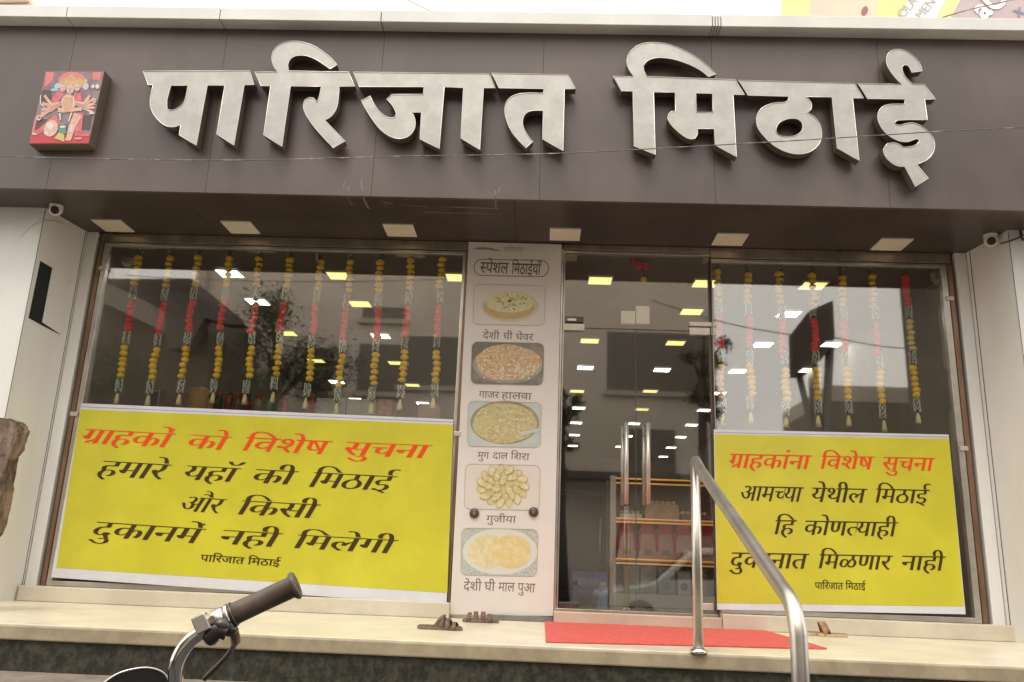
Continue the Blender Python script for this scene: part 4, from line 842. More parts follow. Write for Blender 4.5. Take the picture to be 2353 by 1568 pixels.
mb.tube([P(2300, 560, -.512), P(2318, 555, -.512), P(2340, 547, -.512), P(2352, 540, -.512)], 0.006, 6)
mb.tube([P(2345, 530, -.515), P(2347, 545, -.515), P(2352, 553, -.515)], 0.009, 6)
tag(mb.build('camera_cable', M_cable), 'short dark cable on the white cladding beside a security camera', 'cable')

# ================================================================== CABLES
q = [RX(48, 545, .006), RX(62, 530, .006), RX(82, 514, .008), RX(100, 507, .008), RX(112, 507, .008), RX(128, 509, .008), RX(142, 513, .006)]
tag(MB().tube(q, .0025, 6).build('camera_cable', mat('tan_cable', (.48, .41, .31), .6)), 'thin tan cable stuck to the white wall under the camera by the hatch', 'cable')
def wire(pts, y, r, m, label):
    mb = MB(); q = [P(a, b, y) for a, b in pts]; out = []
    for i in range(len(q) - 1):
        p0, p1, p2, p3 = q[max(i - 1, 0)], q[i], q[i + 1], q[min(i + 2, len(q) - 1)]
        for k in range(10):
            t = k/10
            out.append(0.5*((2*p1) + (p2 - p0)*t + (2*p0 - 5*p1 + 4*p2 - p3)*t*t + (3*p1 - p0 - 3*p2 + p3)*t**3))
    out.append(q[-1])
    mb.tube(out, r, 6)
    return tag(mb.build('overhead_wire', m), label, 'wire')
wire([(-120, 350), (40, 360), (300, 366.5), (588, 368), (900, 360), (1176, 355.5), (1370, 349), (1765, 327), (2040, 310), (2150, 303), (2353, 293), (2500, 285)], -1.25, 0.0035, M_wire, 'thin weathered wire sagging across the fascia under the steel letters')
wire([(2090, 60), (2150, 45), (2230, 22), (2353, -6), (2500, -45)], 1.2, 0.006, M_wire, 'thin wire rising in front of the yellow and mauve hoarding')
wire([(880, -20), (935, 0), (980, 22), (1010, 34)], 2.0, 0.005, M_wire, 'short faint wire against the white sky above the cornice')

# ================================================================== GARLANDS behind the panes
YG = 0.055
def seg_flowers(n, r, pitch, m, name, sq=0.8):
    mb = MB()
    for k in range(n):
        mb.ball((random.uniform(-.007, .007), random.uniform(-.006, .006), -pitch*(k + 0.5) + random.uniform(-.003, .003)), r*random.uniform(0.86, 1.06), 3, (1, 1, sq*random.uniform(.85, 1.1)), 0.12)
    return mb
def seg_beads(h):
    mb = MB(); n = 58
    for k in range(n):
        a = k*2.4 + random.uniform(-.3, .3); rr = random.uniform(0.019, 0.026)
        mb.ball((rr*math.cos(a), rr*math.sin(a), -h*(k + 0.5)/n), 0.0056, 1)
    return mb
def garland(seq):
    t = thing('flower_garland', '', 'garland', (0, 0, 0), 'flower garlands hanging behind the glass')
    z = 0
    tp_ = [(0.10, .004), (0.075, .018), (0.01, .018)]; zz_ = 0
    for kind in seq:
        L = {'y': .262, 'c': .262, 'r': .25, 'b': .108, 't': .09}[kind]
        if kind == 'b': tp_ += [(zz_ - .003, .005), (zz_ - .006, .017), (zz_ - L + .012, .017), (zz_ - L + .008, .005)]
        zz_ -= L
    tp_.append((zz_ + .08, .004))
    MB().tube([(0, 0, z_) for z_, _ in tp_], [r_ for _, r_ in tp_], 8).build('thread', M_thread, t)
    mb = MB()
    for k in range(12): mb.ball((random.uniform(-.02, .02), random.uniform(-.02, .02), 0.02 + random.uniform(0, .06)), 0.0045, 1)
    mb.build('bead_knot', M_bead, t)
    for kind in seq:
        if kind == 'y': o = seg_flowers(6, 0.030, 0.0428, M_marigold, 'f').build('marigold_string', M_marigold, t); L = 0.262
        elif kind == 'c': o = seg_flowers(6, 0.030, 0.0428, M_cream, 'f').build('cream_flower_string', M_cream, t); L = 0.262
        elif kind == 'r': o = seg_flowers(7, 0.029, 0.0355, M_redflower, 'f', 0.85).build('red_flower_string', M_redflower, t); L = 0.25
        elif kind == 'b':
            o = seg_beads(0.098).build('bead_string', M_bead, t); L = 0.108
        else:
            mb = MB(); mb.tube([(0, 0, 0), (0, 0, -.02), (0, 0, -.05), (0, 0, -.085)], [0.004, 0.013, 0.018, 0.022], 10)
            o = mb.build('tassel', M_tassel, t); L = 0.09
        o.location.z = z; z -= L
    return t
g_vars = [garland('ybrbybt') for _ in range(3)]; g_std = g_vars[0]
g_alt = garland('rbcbybt')
lefts = [(319, 587), (392, 590), (456.7, 588), (528.7, 588), (597.6, 591), (667, 590), (735.5, 595), (805, 599), (876.6, 598), (947.6, 598), (1017, 595)]
rights = [(1648, 620), (1718.4, 624), (1793.7, 627), (1865, 627), (1933, 633), (2004, 629.5), (2081, 634)]
ordn = ['first', 'second', 'third', 'fourth', 'fifth', 'sixth', 'seventh', 'eighth', 'ninth', 'tenth', 'eleventh', 'twelfth']
first = True
for i, (px, py) in enumerate(lefts + rights):
    p = P(px, py, YG)
    if i < 11: lab = 'yellow and red flower garland in the wide window, %s from the menu board' % ordn[10 - i]
    else: lab = 'yellow and red flower garland in the narrow window, %s from the door' % ordn[i - 11]
    if i == 17:
        g_alt.location = p; g_alt['label'] = 'garland starting with red flowers and carrying cream ones below, farthest from the door'
    elif i < 3:
        g_vars[i].location = p; g_vars[i]['label'] = lab; g_vars[i].rotation_euler.y = (-.008, .006, -.004)[i]; g_vars[i].scale = (1.02, 1.02, 1.05)
    else:
        g = dup(g_vars[i % 3], p, lab)
        g.rotation_euler.y = random.uniform(-.016, .016); g.scale = (random.uniform(.95, 1.12),)*2 + (random.uniform(1.025, 1.075),)
        for c in g.children:
            if c.name.startswith(('marigold', 'red', 'bead_s')):
                c.rotation_euler.z = random.uniform(0, 6.28); c.rotation_euler.x = random.uniform(-.03, .03); c.rotation_euler.y = random.uniform(-.05, .05)
                c.location.x = random.uniform(-.006, .006); c.location.z += random.uniform(-.012, .012)
MB().tube([(-3.33, YG, 2.852), (-0.46, YG, 2.852)], 0.004, 6).build('garland_line', M_thread, shop)
MB().tube([(1.56, YG, 2.852), (3.31, YG, 2.852)], 0.004, 6).build('garland_line', M_thread, shop)
h_o = thing('door_hanging', 'small red and yellow hanging of flowers under the door head', 'hanging', P(1475, 612, .16))
c = P(1475, 612, .16); mb = MB()
for k in range(14): mb.ball((c.x + random.uniform(-.08, .07), c.y + random.uniform(-.03, .03), c.z + random.uniform(-.02, .05)), 0.018, 2, jit=.1)
mb.build('red_bunch', M_redflower, h_o)
c2 = P(1479, 643, .16); MB().tube([(c2.x, c2.y, c.z), (c2.x, c2.y, c2.z - .06)], 0.002, 6).build('thread', M_thread, h_o)
mb = MB(); mb.ball(c2, 0.026, 2, jit=.08); mb.build('marigold', M_marigold, h_o)
MB().box(-1.70, 0.20, 2.80, -1.655, 0.245, 2.86).build('ceiling_sensor', M_lightrim, shop)

# ================================================================== LIT CEILING PANELS inside
ZI = 2.912
W_, Y_ = 'w', 'y'
lamps = [(528, 627, 'w'), (592, 692, 'w'), (660, 765, 'y'), (727, 828, 'y'), (780, 632, 'y'), (828, 697, 'y'), (875, 771, 'w'), (911, 833, 'y'), (948, 884, 'y'), (972, 926, 'w'), (1052, 636, 'y'),
         (774, 877, 'w'), (818, 917, 'w'), (1379, 643, 'y'), (1355, 782, 'y'), (1345, 844, 'w'), (1326, 898, 'y'), (1330, 937, 'w'), (1324, 971, 'w'), (1320, 999, 'w'), (1316, 1024, 'w'),
         (1620, 650, 'y'), (1589, 715, 'y'), (1552, 787, 'y'), (1521, 849, 'w'), (1494, 898, 'y'), (1475, 940, 'y'), (1457, 973, 'w'), (1441, 1002, 'w'), (1426, 1026, 'w'),
         (1618, 942, 'w'), (1589, 976, 'w'), (1564, 1004, 'w'), (1542, 1028, 'w'), (1524, 1049, 'w'),
         (1868, 655, 'y'), (1812, 720, 'w'), (1752, 791, 'w'), (1695, 852, 'w'), (1650, 903, 'w'), (1912, 790, 'w'), (1858, 850, 'w'), (1806, 900, 'w'), (1762, 938, 'w'), (1705, 978, 'w')]
pts = [(PZ(a, b, ZI), k) for a, b, k in lamps]
protos = {}
rows = {}
def zone(a, b):
    if a < 1100: return 'through the wide window'
    if a < 1640: return 'through the glass door'
    return 'through the narrow window'
order = sorted(range(len(lamps)), key=lambda i: (zone(*lamps[i][:2]), lamps[i][1]))
cnt = {}
for i in order:
    (p, k), (a, b, _) = pts[i], lamps[i]
    zn = zone(a, b); cnt[zn] = cnt.get(zn, 0) + 1
    cname = {'w': 'white', 'y': 'warm yellow'}[k]
    n_ = cnt[zn]
    lab = 'lit %s ceiling panel seen %s, %s highest there' % (cname, zn, ordn[n_ - 1] if n_ <= 12 else ['thirteenth', 'fourteenth', 'fifteenth', 'sixteenth', 'seventeenth', 'eighteenth', 'nineteenth', 'twentieth', 'twenty first', 'twenty second', 'twenty third', 'twenty fourth', 'twenty fifth'][n_ - 13])
    if k not in protos:
        t = thing('ceiling_light', lab, 'ceiling lamp', (0, 0, 0), 'lit ceiling panels inside the shop')
        h = 0.102
        MB().box(-h, -h, -0.010, h, h, -0.0005).build('diffuser', M_lampw if k == 'w' else M_lampy, t)
        mb = MB()
        for x0, y0, x1, y1 in ((-h - .012, -h - .012, h + .012, -h), (-h - .012, h, h + .012, h + .012), (-h - .012, -h, -h, h), (h, -h, h + .012, h)): mb.box(x0, y0, -0.012, x1, y1, 0)
        mb.build('frame', M_lightrim, t)
        t.location = p; protos[k] = t
    else: dup(protos[k], p, lab)

# ================================================================== INSIDE: display cabinet, bags, boxes, chair
YK = 1.0
cab = thing('display_cabinet', 'lit shelf cabinet with glowing brass edged shelves behind the door glass', 'cabinet', (1.6, YK, 0.1))
k0, k1 = P(1408, 1093, YK), P(1408, 1392, YK)
kx0, kx1, kz0, kz1 = k0.x - 0.02, 2.9, 0.105, k0.z
M_cab = mat('cabinet_back', (0.26, 0.20, 0.14), 0.6, var=0.1)
mb = MB(); mb.box(kx0, YK, kz0, kx0 + 0.05, YK + 0.04, kz1); mb.box(kx1 - .05, YK, kz0, kx1, YK + 0.04, kz1); mb.build('post', M_alu, cab)
MB().box(kx0, YK + 0.42, kz0, kx1, YK + 0.44, kz1).build('back_panel', M_cab, cab)
MB().box(kx0 + .05, YK + 0.001, kz0, kx1 - .05, YK + 0.40, kz0 + .10).build('plinth', M_inwall, cab)
M_brass_glow = mat('brass_edge_glow', (0.80, 0.42, 0.12), 0.3, 0.9, emit=(1.0, 0.45, 0.10), estr=0.22)  # faint glow put into the brass itself, imitating lit gold lines
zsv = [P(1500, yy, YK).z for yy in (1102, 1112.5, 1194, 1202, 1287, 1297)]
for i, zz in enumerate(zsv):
    MB().box(kx0 + .05, YK - 0.006, zz - 0.006, kx1 - .05, YK + 0.012, zz + 0.006).build('shelf_edge', M_brass_glow, cab)
for zz in (zsv[0], zsv[2] - .012, zsv[4] - .012): MB().box(kx0 + .05, YK + 0.0125, zz - 0.008, kx1 - .05, YK + 0.41, zz + 0.004).build('shelf', mat('shelf_board', (0.34, 0.30, 0.24), 0.4), cab)
shelf2 = zsv[4] - 0.008
bag0 = None
M_bagred = mat('bag_red', (0.50, 0.02, 0.02), 0.5); M_bag = mat('bag_buff', (0.46, 0.27, 0.20), 0.5, var=0.12, scale=14); M_bagprint = mat('bag_print', (0.24, 0.13, 0.08), 0.6)
def bag(px, label):
    p = P(px, 1279, YK + 0.06); x, z = p.x, shelf2 + 0.001
    t = thing('carry_bag', label, 'bag', (x, YK + .1, z), 'buff carry bags on the cabinet shelf')
    mb = MB(); mb.hexa([(x - .082, YK + .05, z), (x + .082, YK + .05, z), (x + .082, YK + .16, z), (x - .082, YK + .16, z),
                        (x - .062, YK + .08, z + .27), (x + .062, YK + .08, z + .27), (x + .062, YK + .13, z + .27), (x - .062, YK + .13, z + .27)]); mb.build('body', M_bag, t)
    mb = MB(); mb.hexa([(x - .070, YK + .066, z + .225), (x + .070, YK + .066, z + .225), (x + .070, YK + .144, z + .225), (x - .070, YK + .144, z + .225),
                        (x - .045, YK + .085, z + .315), (x + .045, YK + .085, z + .315), (x + .045, YK + .125, z + .315), (x - .045, YK + .125, z + .315)])
    for s in (-1, 1): mb.tube([(x + s*.060, YK + .068, z + .25), (x + s*.075, YK + .055, z + .16), (x + s*.078, YK + .05, z + .08)], 0.010, 6)
    mb.build('red_top', M_bagred, t)
    MB().box(x - .03, YK + .043, z + .05, x + .03, YK + .046, z + .09).build('print', M_bagprint, t)
    return t
for i, px in enumerate((1440, 1489, 1530, 1571, 1621, 1672)):
    bag(px, 'buff carry bag with a red top on the cabinet shelf, %s from the aluminium post' % ordn[i])
M_boxg = mat('box_green_grey', (0.15, 0.17, 0.13), 0.5, var=0.2, scale=8); M_boxlid = mat('box_print', (0.06, 0.065, 0.05), 0.5)
for i, (pa, pb_) in enumerate(((1432, 1468), (1473, 1508), (1514, 1552), (1558, 1588), (1593, 1625))):
    xa, xb2 = P(pa, 1375, YK + .05).x, P(pb_, 1375, YK + .05).x
    h = (0.21, 0.20, 0.21, 0.185, 0.2)[i]
    t = thing('sweet_box', 'grey green %s box on the cabinet\'s bottom shelf, %s from the aluminium post' % (('printed', 'plain', 'printed', 'pale printed', 'printed')[i], ordn[i]), 'box', (xa, YK + .1, kz0 + .1), 'boxes on the cabinet\'s bottom shelf')
    MB().box(xa, YK + .05, kz0 + .101, xb2, YK + .22, kz0 + .101 + h).build('carton', mat('box_pale', (0.30, 0.33, 0.31), 0.5, var=0.1) if i == 3 else M_boxg, t, .004)
    MB().box(xa - .003, YK + .047, kz0 + .101 + h, xb2 + .003, YK + .223, kz0 + .115 + h).build('lid', mat('box_lid_grey', (0.24, 0.25, 0.21), 0.5), t, .003)
    MB().tube([((xa + xb2)/2, YK + .0485, kz0 + .17), ((xa + xb2)/2, YK + .046, kz0 + .17)], 0.032, 18).build('printed_mark', M_boxlid, t)
# loose orange packs above the boxes
for i, px in enumerate((1448, 1505, 1560, 1600)):
    x = P(px, 1315, YK + .2).x
    t = thing('snack_pack', 'small orange snack pack standing behind the cabinet\'s boxes, %s from the aluminium post' % ordn[i], 'pack', (x, YK + .3, kz0 + .1), 'orange packs in the cabinet')
    mb = MB(); mb.hexa([(x - .06, YK + .26, kz0 + .101), (x + .06, YK + .26, kz0 + .101), (x + .06, YK + .34, kz0 + .101), (x - .06, YK + .34, kz0 + .101),
                        (x - .055, YK + .295, kz0 + .40), (x + .055, YK + .295, kz0 + .40), (x + .055, YK + .305, kz0 + .40), (x - .055, YK + .305, kz0 + .40)]); mb.build('pouch', mat('pack_orange', (0.36, 0.13, 0.04), 0.4, var=0.3, scale=12), t)
    MB().box(x - .058, YK + .29, kz0 + .40, x + .058, YK + .31, kz0 + .425).build('seal', M_bagred, t)

# trays of sweets on the cabinet's middle shelf
for i, (pa_, pb_) in enumerate(((1424, 1476), (1482, 1560), (1566, 1632))):
    xa, xb2 = P(pa_, 1190, YK + .05).x, P(pb_, 1190, YK + .05).x; zb_ = zsv[2] - .007
    t = thing('sweet_tray', ('steel tray of buff sweets on the cabinet\'s middle shelf', 'wide tan carton of sweets on the cabinet\'s middle shelf', 'brown tray of sweets on the cabinet\'s middle shelf')[i], 'tray', (xa, YK + .1, zb_), 'sweets on the middle shelf')
    MB().box(xa, YK + .05, zb_, xb2, YK + .32, zb_ + (.05, .14, .06)[i]).build('tray', (M_alu, mat('tan_carton', (.46, .32, .20), .6, var=.12, scale=12), mat('brown_tray', (.16, .09, .06), .5))[i], t, .004)
    mb = MB(); k2 = int((xb2 - xa)/.045)
    for a_ in range(k2):
        for b_ in range(3): mb.ball((xa + .022 + a_*.045, YK + .08 + b_*.07, zb_ + (.062, .152, .072)[i]), .021, 1, jit=.08)
    mb.build('sweets', mat('sweet_buff', (.58, .40, .16), .5, rgb2=(.62, .52, .32), scale=16), t)
# blue plastic chair behind the left door leaf
ch = thing('plastic_chair', 'blue plastic chair with a slotted back just behind the door glass', 'chair', (0.55, 0.75, 0.1))
M_blue = mat('blue_plastic', (0.05, 0.085, 0.24), 0.35)
a, b = P(1316, 1313, 0.62), P(1395, 1392, 0.62)
cxa, cxb, czt = a.x, b.x, a.z
mb = MB(); yb_ = 0.62
mb.box(cxa, yb_, 0.30, cxa + .055, yb_ + .03, czt); mb.box(cxb - .055, yb_, 0.30, cxb, yb_ + .03, czt); mb.box(cxa + .055, yb_, czt - .05, cxb - .055, yb_ + .03, czt)
for zz in (0.34, 0.235): mb.box(cxa + .055, yb_, zz - .0, cxb - .055, yb_ + .03, zz + .012)
for k in range(9):
    xx = cxa + .055 + (cxb - cxa - .11)*(k + 0.5)/9
    mb.box(xx - .005, yb_ + .004, .20, xx + .005, yb_ + .026, czt - .05)
mb.build('backrest', M_blue, ch)
MB().box(cxa, yb_ + .031, 0.235, cxb, yb_ + .30, 0.262).build('seat', M_blue, ch, .008)
for x in (cxa + .005, cxb - .04):
    for y in (yb_, yb_ + .265): MB().box(x, y, 0.101, x + .035, y + .03, 0.232).build('leg', M_blue, ch)
mb = MB(); mb.box(cxa + .06, yb_ + .36, .102, cxb + .02, yb_ + .66, czt - .03)
cart = thing('white_carton', 'pale carton standing on the floor behind the blue chair', 'carton', (.6, 1.2, .1))
mb.build('carton', mat('pale_carton', (0.42, 0.38, 0.31), 0.7, var=.1), cart, .004)
MB().box(cxa + .06, yb_ + .46, czt - .03, cxb + .02, yb_ + .52, czt - .027).build('tape', mat('tape_brown', (.35, .26, .16), .4), cart)

# dark fridge / cabinet left of the shelf
fr = thing('drinks_fridge', 'dark glass fronted fridge beside the lit shelf cabinet', 'fridge', (0.5, 1.7, .1))
MB().box(0.25, 1.72, .102, 0.86, 2.3, 1.10).build('body', mat('fridge_dark', (0.035, 0.036, 0.03), 0.3), fr, .01)
MB().box(0.29, 1.708, .2, 0.82, 1.719, 1.05).build('door', mat('fridge_glass', (0.02, 0.025, 0.02), 0.08), fr, .004)
MB().tube([(0.80, 1.69, .35), (0.80, 1.69, .85)], .012, 8).build('handle', M_alu, fr)

# long counter behind the left window with its goods
YS = 1.0
zt = P(600, 957, YS).z
ct = thing('shop_counter', 'long counter behind the wide window carrying jars and cartons', 'counter', (-2.2, 1.2, .1))
MB().box(-3.5, YS - .05, zt - .04, -0.7, YS + .55, zt).build('top', M_infloor, ct, .006)
MB().box(-3.45, YS, .102, -0.75, YS + .5, zt - .041).build('body', M_inwall, ct)
def good(name, px0, px1, py, lab, cat, m, dy=0.12, shape='box', lid=None, y=YS + .04):
    xa, xb2, z1 = P(px0, 945, y).x, P(px1, 945, y).x, P((px0 + px1)/2, py, y).z
    t = thing(name, lab, cat, ((xa + xb2)/2, y, zt))
    z0 = zt + .001
    if shape == 'box': MB().box(xa, y, z0, xb2, y + dy, z1).build('case', m, t, .006)
    elif shape == 'sack':
        mb = MB(); r0 = (xb2 - xa)/2; c_ = ((xa + xb2)/2, y + r0)
        mb.tube([(c_[0], c_[1], z0), (c_[0], c_[1], z0 + .03), (c_[0], c_[1], (z0 + z1)/2), (c_[0], c_[1], z1 - .03), (c_[0], c_[1], z1)], [r0*.9, r0, r0*.98, r0*1.02, r0*.86], 18); mb.build('body', m, t)
    else:
        r0 = (xb2 - xa)/2; c_ = ((xa + xb2)/2, y + r0)
        MB().tube([(c_[0], c_[1], z0), (c_[0], c_[1], z0 + (z1 - z0)*.75), (c_[0], c_[1], z0 + (z1 - z0)*.82)], [r0, r0, r0*.7], 14).build('jar', m, t)
    if lid:
        if shape == 'jar': MB().tube([(c_[0], c_[1], z0 + (z1 - z0)*.825), (c_[0], c_[1], z1)], r0*.8, 14).build('lid', lid, t)
        elif shape == 'sack':
            mb = MB()
            for k in range(40):
                a_ = random.uniform(0, 6.28); q = r0*math.sqrt(random.random())
                mb.ball((c_[0] + q*math.cos(a_), c_[1] + q*math.sin(a_), z1 + random.uniform(-.01, .03)*(1 - q/r0)), .016, 1, jit=.2)
            mb.build('heap', lid, t)
        else: MB().box(xa + .012, y - .004, z0 + .012, xb2 - .012, y - .0005, z1 - .012).build('front_print', lid, t)
    return t
good('framed_picture', 328, 361, 896, 'small framed blue picture standing on the counter', 'picture', mat('frame_pale', (.5, .48, .44), .4), .03, lid=mat('picture_blue', (.06, .10, .26), .3, rgb2=(.10, .16, .05), scale=14))
good('goods_box', 362, 414, 897, 'grey brown carton between the framed picture and the yellow sack', 'carton', mat('carton_brown', (.26, .19, .13), .7, var=.2))
good('snack_sack', 419, 470, 893, 'yellow open sack heaped with snacks on the counter', 'sack', mat('sack_yellow', (.62, .36, .04), .6, var=.1, scale=20), shape='sack', lid=mat('snack_heap', (.64, .42, .08), .7, var=.2, scale=60))
jc = [('amber', (.42, .24, .05)), ('dark green', (.04, .07, .04)), ('red', (.42, .04, .03)), ('brown', (.22, .12, .06)), ('dark red', (.30, .03, .03)), ('buff', (.48, .30, .14)), ('pale green', (.20, .34, .20)), ('brick red', (.45, .12, .07))]
jx = [478, 496, 520, 541, 563, 590, 618, 650]
for i, ((nm, c_), px) in enumerate(zip(jc, jx)):
    good('snack_jar', px - 9, px + 9, (905, 900, 897, 903, 902, 905, 908, 910)[i], '%s jar on the counter past the yellow sack, %s from it' % (nm, ordn[i]), 'jar', mat('jar_' + nm.replace(' ', '_'), c_, .25), shape='jar', lid=M_bagred if i % 2 else M_darkmetal)
good('red_tin', 704, 720, 908, 'tall red tin beside the white freezer on the counter', 'tin', mat('tin_red', (.50, .03, .03), .35), shape='jar', lid=M_bagred)
fz = good('white_freezer', 724, 862, 916, 'pale grey green box freezer standing on the counter', 'freezer', mat('freezer_pale', (.50, .55, .50), .35, var=.04), .4)
q0 = P(795, 945, YS + .04)
MB().box(q0.x - .003, YS + .034, zt + .002, q0.x + .003, YS + .0395, P(795, 917, YS + .04).z - .003).build('door_gap', M_joint, fz)
good('red_carton', 866, 903, 917, 'red carton beside the pale freezer on the counter', 'carton', mat('carton_red', (.46, .09, .08), .5, var=.15), .2, lid=mat('carton_print', (.55, .20, .14), .5, var=.3, scale=30))
good('pink_carton', 960, 1006, 928, 'low pink carton at the counter\'s end near the menu board', 'carton', mat('carton_pink', (.55, .22, .25), .5, var=.1), .2, lid=mat('carton_print2', (.60, .32, .32), .5))

# ================================================================== HANDRAIL
hr = thing('handrail', 'polished steel handrail sloping down from the platform over the steps', 'handrail', (1.05, -1.75, 0))
HX = 1.052
pt = P(1600, 1062, -1.75)
top = Vector((HX, -1.75, pt.z)); low = PX(1800, 1375, HX); l2 = PX(1816, 1430, HX)
low = Vector((HX, -3.36, PX(1797, 1372, HX).z))
path = [top + Vector((0, .012, -.012)), top + Vector((0, -.02, 0.004))]
e = low + Vector((0, 0.05, 0.02))
path += [top.lerp(e, t) for t in (.1, .3, .6, .85)]
for t in range(9):
    u = t/8
    a = e; b_ = Vector((HX, -3.43, e.z - .035)); c_ = Vector((HX, -3.45, e.z - .13))
    path.append(a*(1 - u)**2 + b_*2*u*(1 - u) + c_*u*u)
path.append(Vector((HX, -3.45, GZ + .001)))
MB().tube(path, 0.0275, 20).build('rail', M_steel, hr)
MB().tube([(HX, -1.75, ZP + 0.001), (HX, -1.75, pt.z - .012)], 0.0255, 20).build('post', M_steel, hr)
MB().tube([(HX, -1.75, ZP + 0.0005), (HX, -1.75, ZP + 0.012), (HX, -1.75, ZP + .022), (HX, -1.75, ZP + .026)], [.045, .043, .032, .027], 24).build('flange', M_chrome, hr)
MB().tube([(HX, -3.45, GZ + .0005), (HX, -3.45, GZ + .02), (HX, -3.45, GZ + .026)], [.05, .045, .028], 24).build('flange', M_chrome, hr)

# ================================================================== RED MAT
mt = MB(); q = [PZ(1253, 1441, ZP + .008), PZ(1254, 1474, ZP + .008), PZ(1901, 1490, ZP + .008), PZ(1790, 1458, ZP + .008)]
mt.prism([Vector((q[0].x, -0.115, ZP + .0015)), Vector((q[1].x, q[1].y, ZP + .0015)), Vector((q[2].x, q[2].y, ZP + .0015)), Vector((q[2].x - .03, -0.115, ZP + .0015))][::-1], (0, 0, .009))
mo = mt.build('doormat', M_mat, None, .003)
tag(mo, 'long red doormat lying before the glass door', 'doormat')

# ================================================================== SANDALS
def sandal(c, ang, m_sole, m_strap, lab, grp, L, straps, hw=.043):
    t = thing('sandal', lab, 'sandal', (c[0], c[1], ZP + 0.001), grp)
    ca, sa = math.cos(ang), math.sin(ang)
    def W(u, v, z): return Vector((c[0] + u*ca - v*sa, c[1] + u*sa + v*ca, z + ZP + 0.001))
    out = []
    for k in range(32):
        a = 2*math.pi*k/32; u = L/2*math.cos(a); wd = hw + .007*math.cos(a)
        out.append((u, wd*math.copysign(abs(math.sin(a))**.7, math.sin(a))*(1 - .12*math.cos(a + 2.2))))
    MB().prism([W(u, v, 0) for u, v in out], (0, 0, .018)).build('sole', m_sole, t, .004)
    MB().prism([W(u*.94, v*.9, .0182) for u, v in out], (0, 0, .005)).build('footbed', m_strap, t, .002)
    for fr_, h, wd, lean in straps:
        mb = MB(); u0 = L/2 - fr_*L
        arc = [W(u0 - lean*h*math.sin(math.pi*i/12), (hw + .004)*math.cos(math.pi*i/12), .012 + h*math.sin(math.pi*i/12)**.8) for i in range(13)]
        d = Vector((ca, sa, 0))*wd
        ins = [Vector((c[0], c[1], .02)).lerp(p, .9) if False else p - Vector((0, 0, .004)) for p in arc]
        a_ = [mb.bm.verts.new(p - d) for p in arc]; b_ = [mb.bm.verts.new(p + d) for p in arc]
        a2 = [mb.bm.verts.new(p - d) for p in ins]; b2 = [mb.bm.verts.new(p + d) for p in ins]
        for i in range(12):
            for q4 in ((a_[i], b_[i], b_[i + 1], a_[i + 1]), (b2[i], a2[i], a2[i + 1], b2[i + 1]), (a2[i], a_[i], a_[i + 1], a2[i + 1]), (b_[i], b2[i], b2[i + 1], b_[i + 1])):
                f = mb.bm.faces.new(q4); f.smooth = True
        mb.build('strap', m_strap, t)
    return t
M_sd = mat('brown_sole', (0.20, 0.14, 0.10), .6, var=.2, scale=30); M_ss = mat('brown_strap', (0.17, 0.095, 0.065), .5, var=.35, scale=25)
pa, pb2 = PZ(1011, 1443, ZP + .01), PZ(1091, 1434, ZP + .01)
sandal((pa.x, pa.y), R(174), M_sd, M_ss, 'brown strapped sandal lying in front of the menu board, nearer the wide window', 'pair of brown sandals', .28, [(.40, .075, .009, .7), (.55, .062, .016, 0), (.70, .052, .016, -.2), (.84, .036, .012, -.2)])
sandal((pb2.x + .02, max(pb2.y, -.32)), R(184), M_sd, M_ss, 'brown strapped sandal lying in front of the menu board, nearer the red mat', 'pair of brown sandals', .25, [(.16, .05, .014, .2), (.36, .058, .016, 0), (.56, .058, .016, 0), (.76, .046, .014, -.2)])
M_st = mat('tan_sole', (0.56, 0.42, 0.25), .6, var=.15, scale=20); M_stt = mat('tan_strap', (0.36, 0.20, 0.10), .5, var=.3, scale=25); M_bed = M_st
sandal((2.075, -0.225), R(188), M_st, M_stt, 'tan slipper half hidden behind the lower rail post', 'pair of tan slippers', .19, [(.2, .07, .02, .3)])
sandal((2.225, -0.285), R(176), M_st, M_stt, 'tan slipper lying clear of the rail post near the narrow window', 'pair of tan slippers', .20, [(.28, .082, .024, -.35)])

# ================================================================== ROUGH POST at the left edge
wp = MB(); yw = -1.05
o_ = [(-40, 967), (-8, 964), (40, 968), (56, 972), (63, 979), (67, 990), (64, 1010), (52, 1040), (38, 1064), (33, 1115), (26, 1155), (17, 1195), (11, 1222), (-8, 1246), (-40, 1330), (-50, 1450), (-160, 1450), (-120, 1200)]
wq = [P(a, b, yw) for a, b in o_]
for v in wq: v.z = max(v.z, ZP + 0.012)
wp.prism(wq, (0, -0.12, 0))
bmesh.ops.triangulate(wp.bm, faces=wp.bm.faces[:])
bmesh.ops.subdivide_edges(wp.bm, edges=wp.bm.edges[:], cuts=3, use_grid_fill=True)
for v in wp.bm.verts: v.co += Vector((random.uniform(-.006, .006), random.uniform(-.006, .006), random.uniform(-.004, .004)))
tag(wp.build('wooden_post', mat('rough_wood', (0.07, 0.045, 0.032), .85, rgb2=(0.30, 0.215, 0.155), scale=9, fac=(.36, .62), bump=.9, bscale=25, stretch=(1.6, 1.6, .8))), 'rough weathered brown wooden post leaning in front of the white wall', 'post')

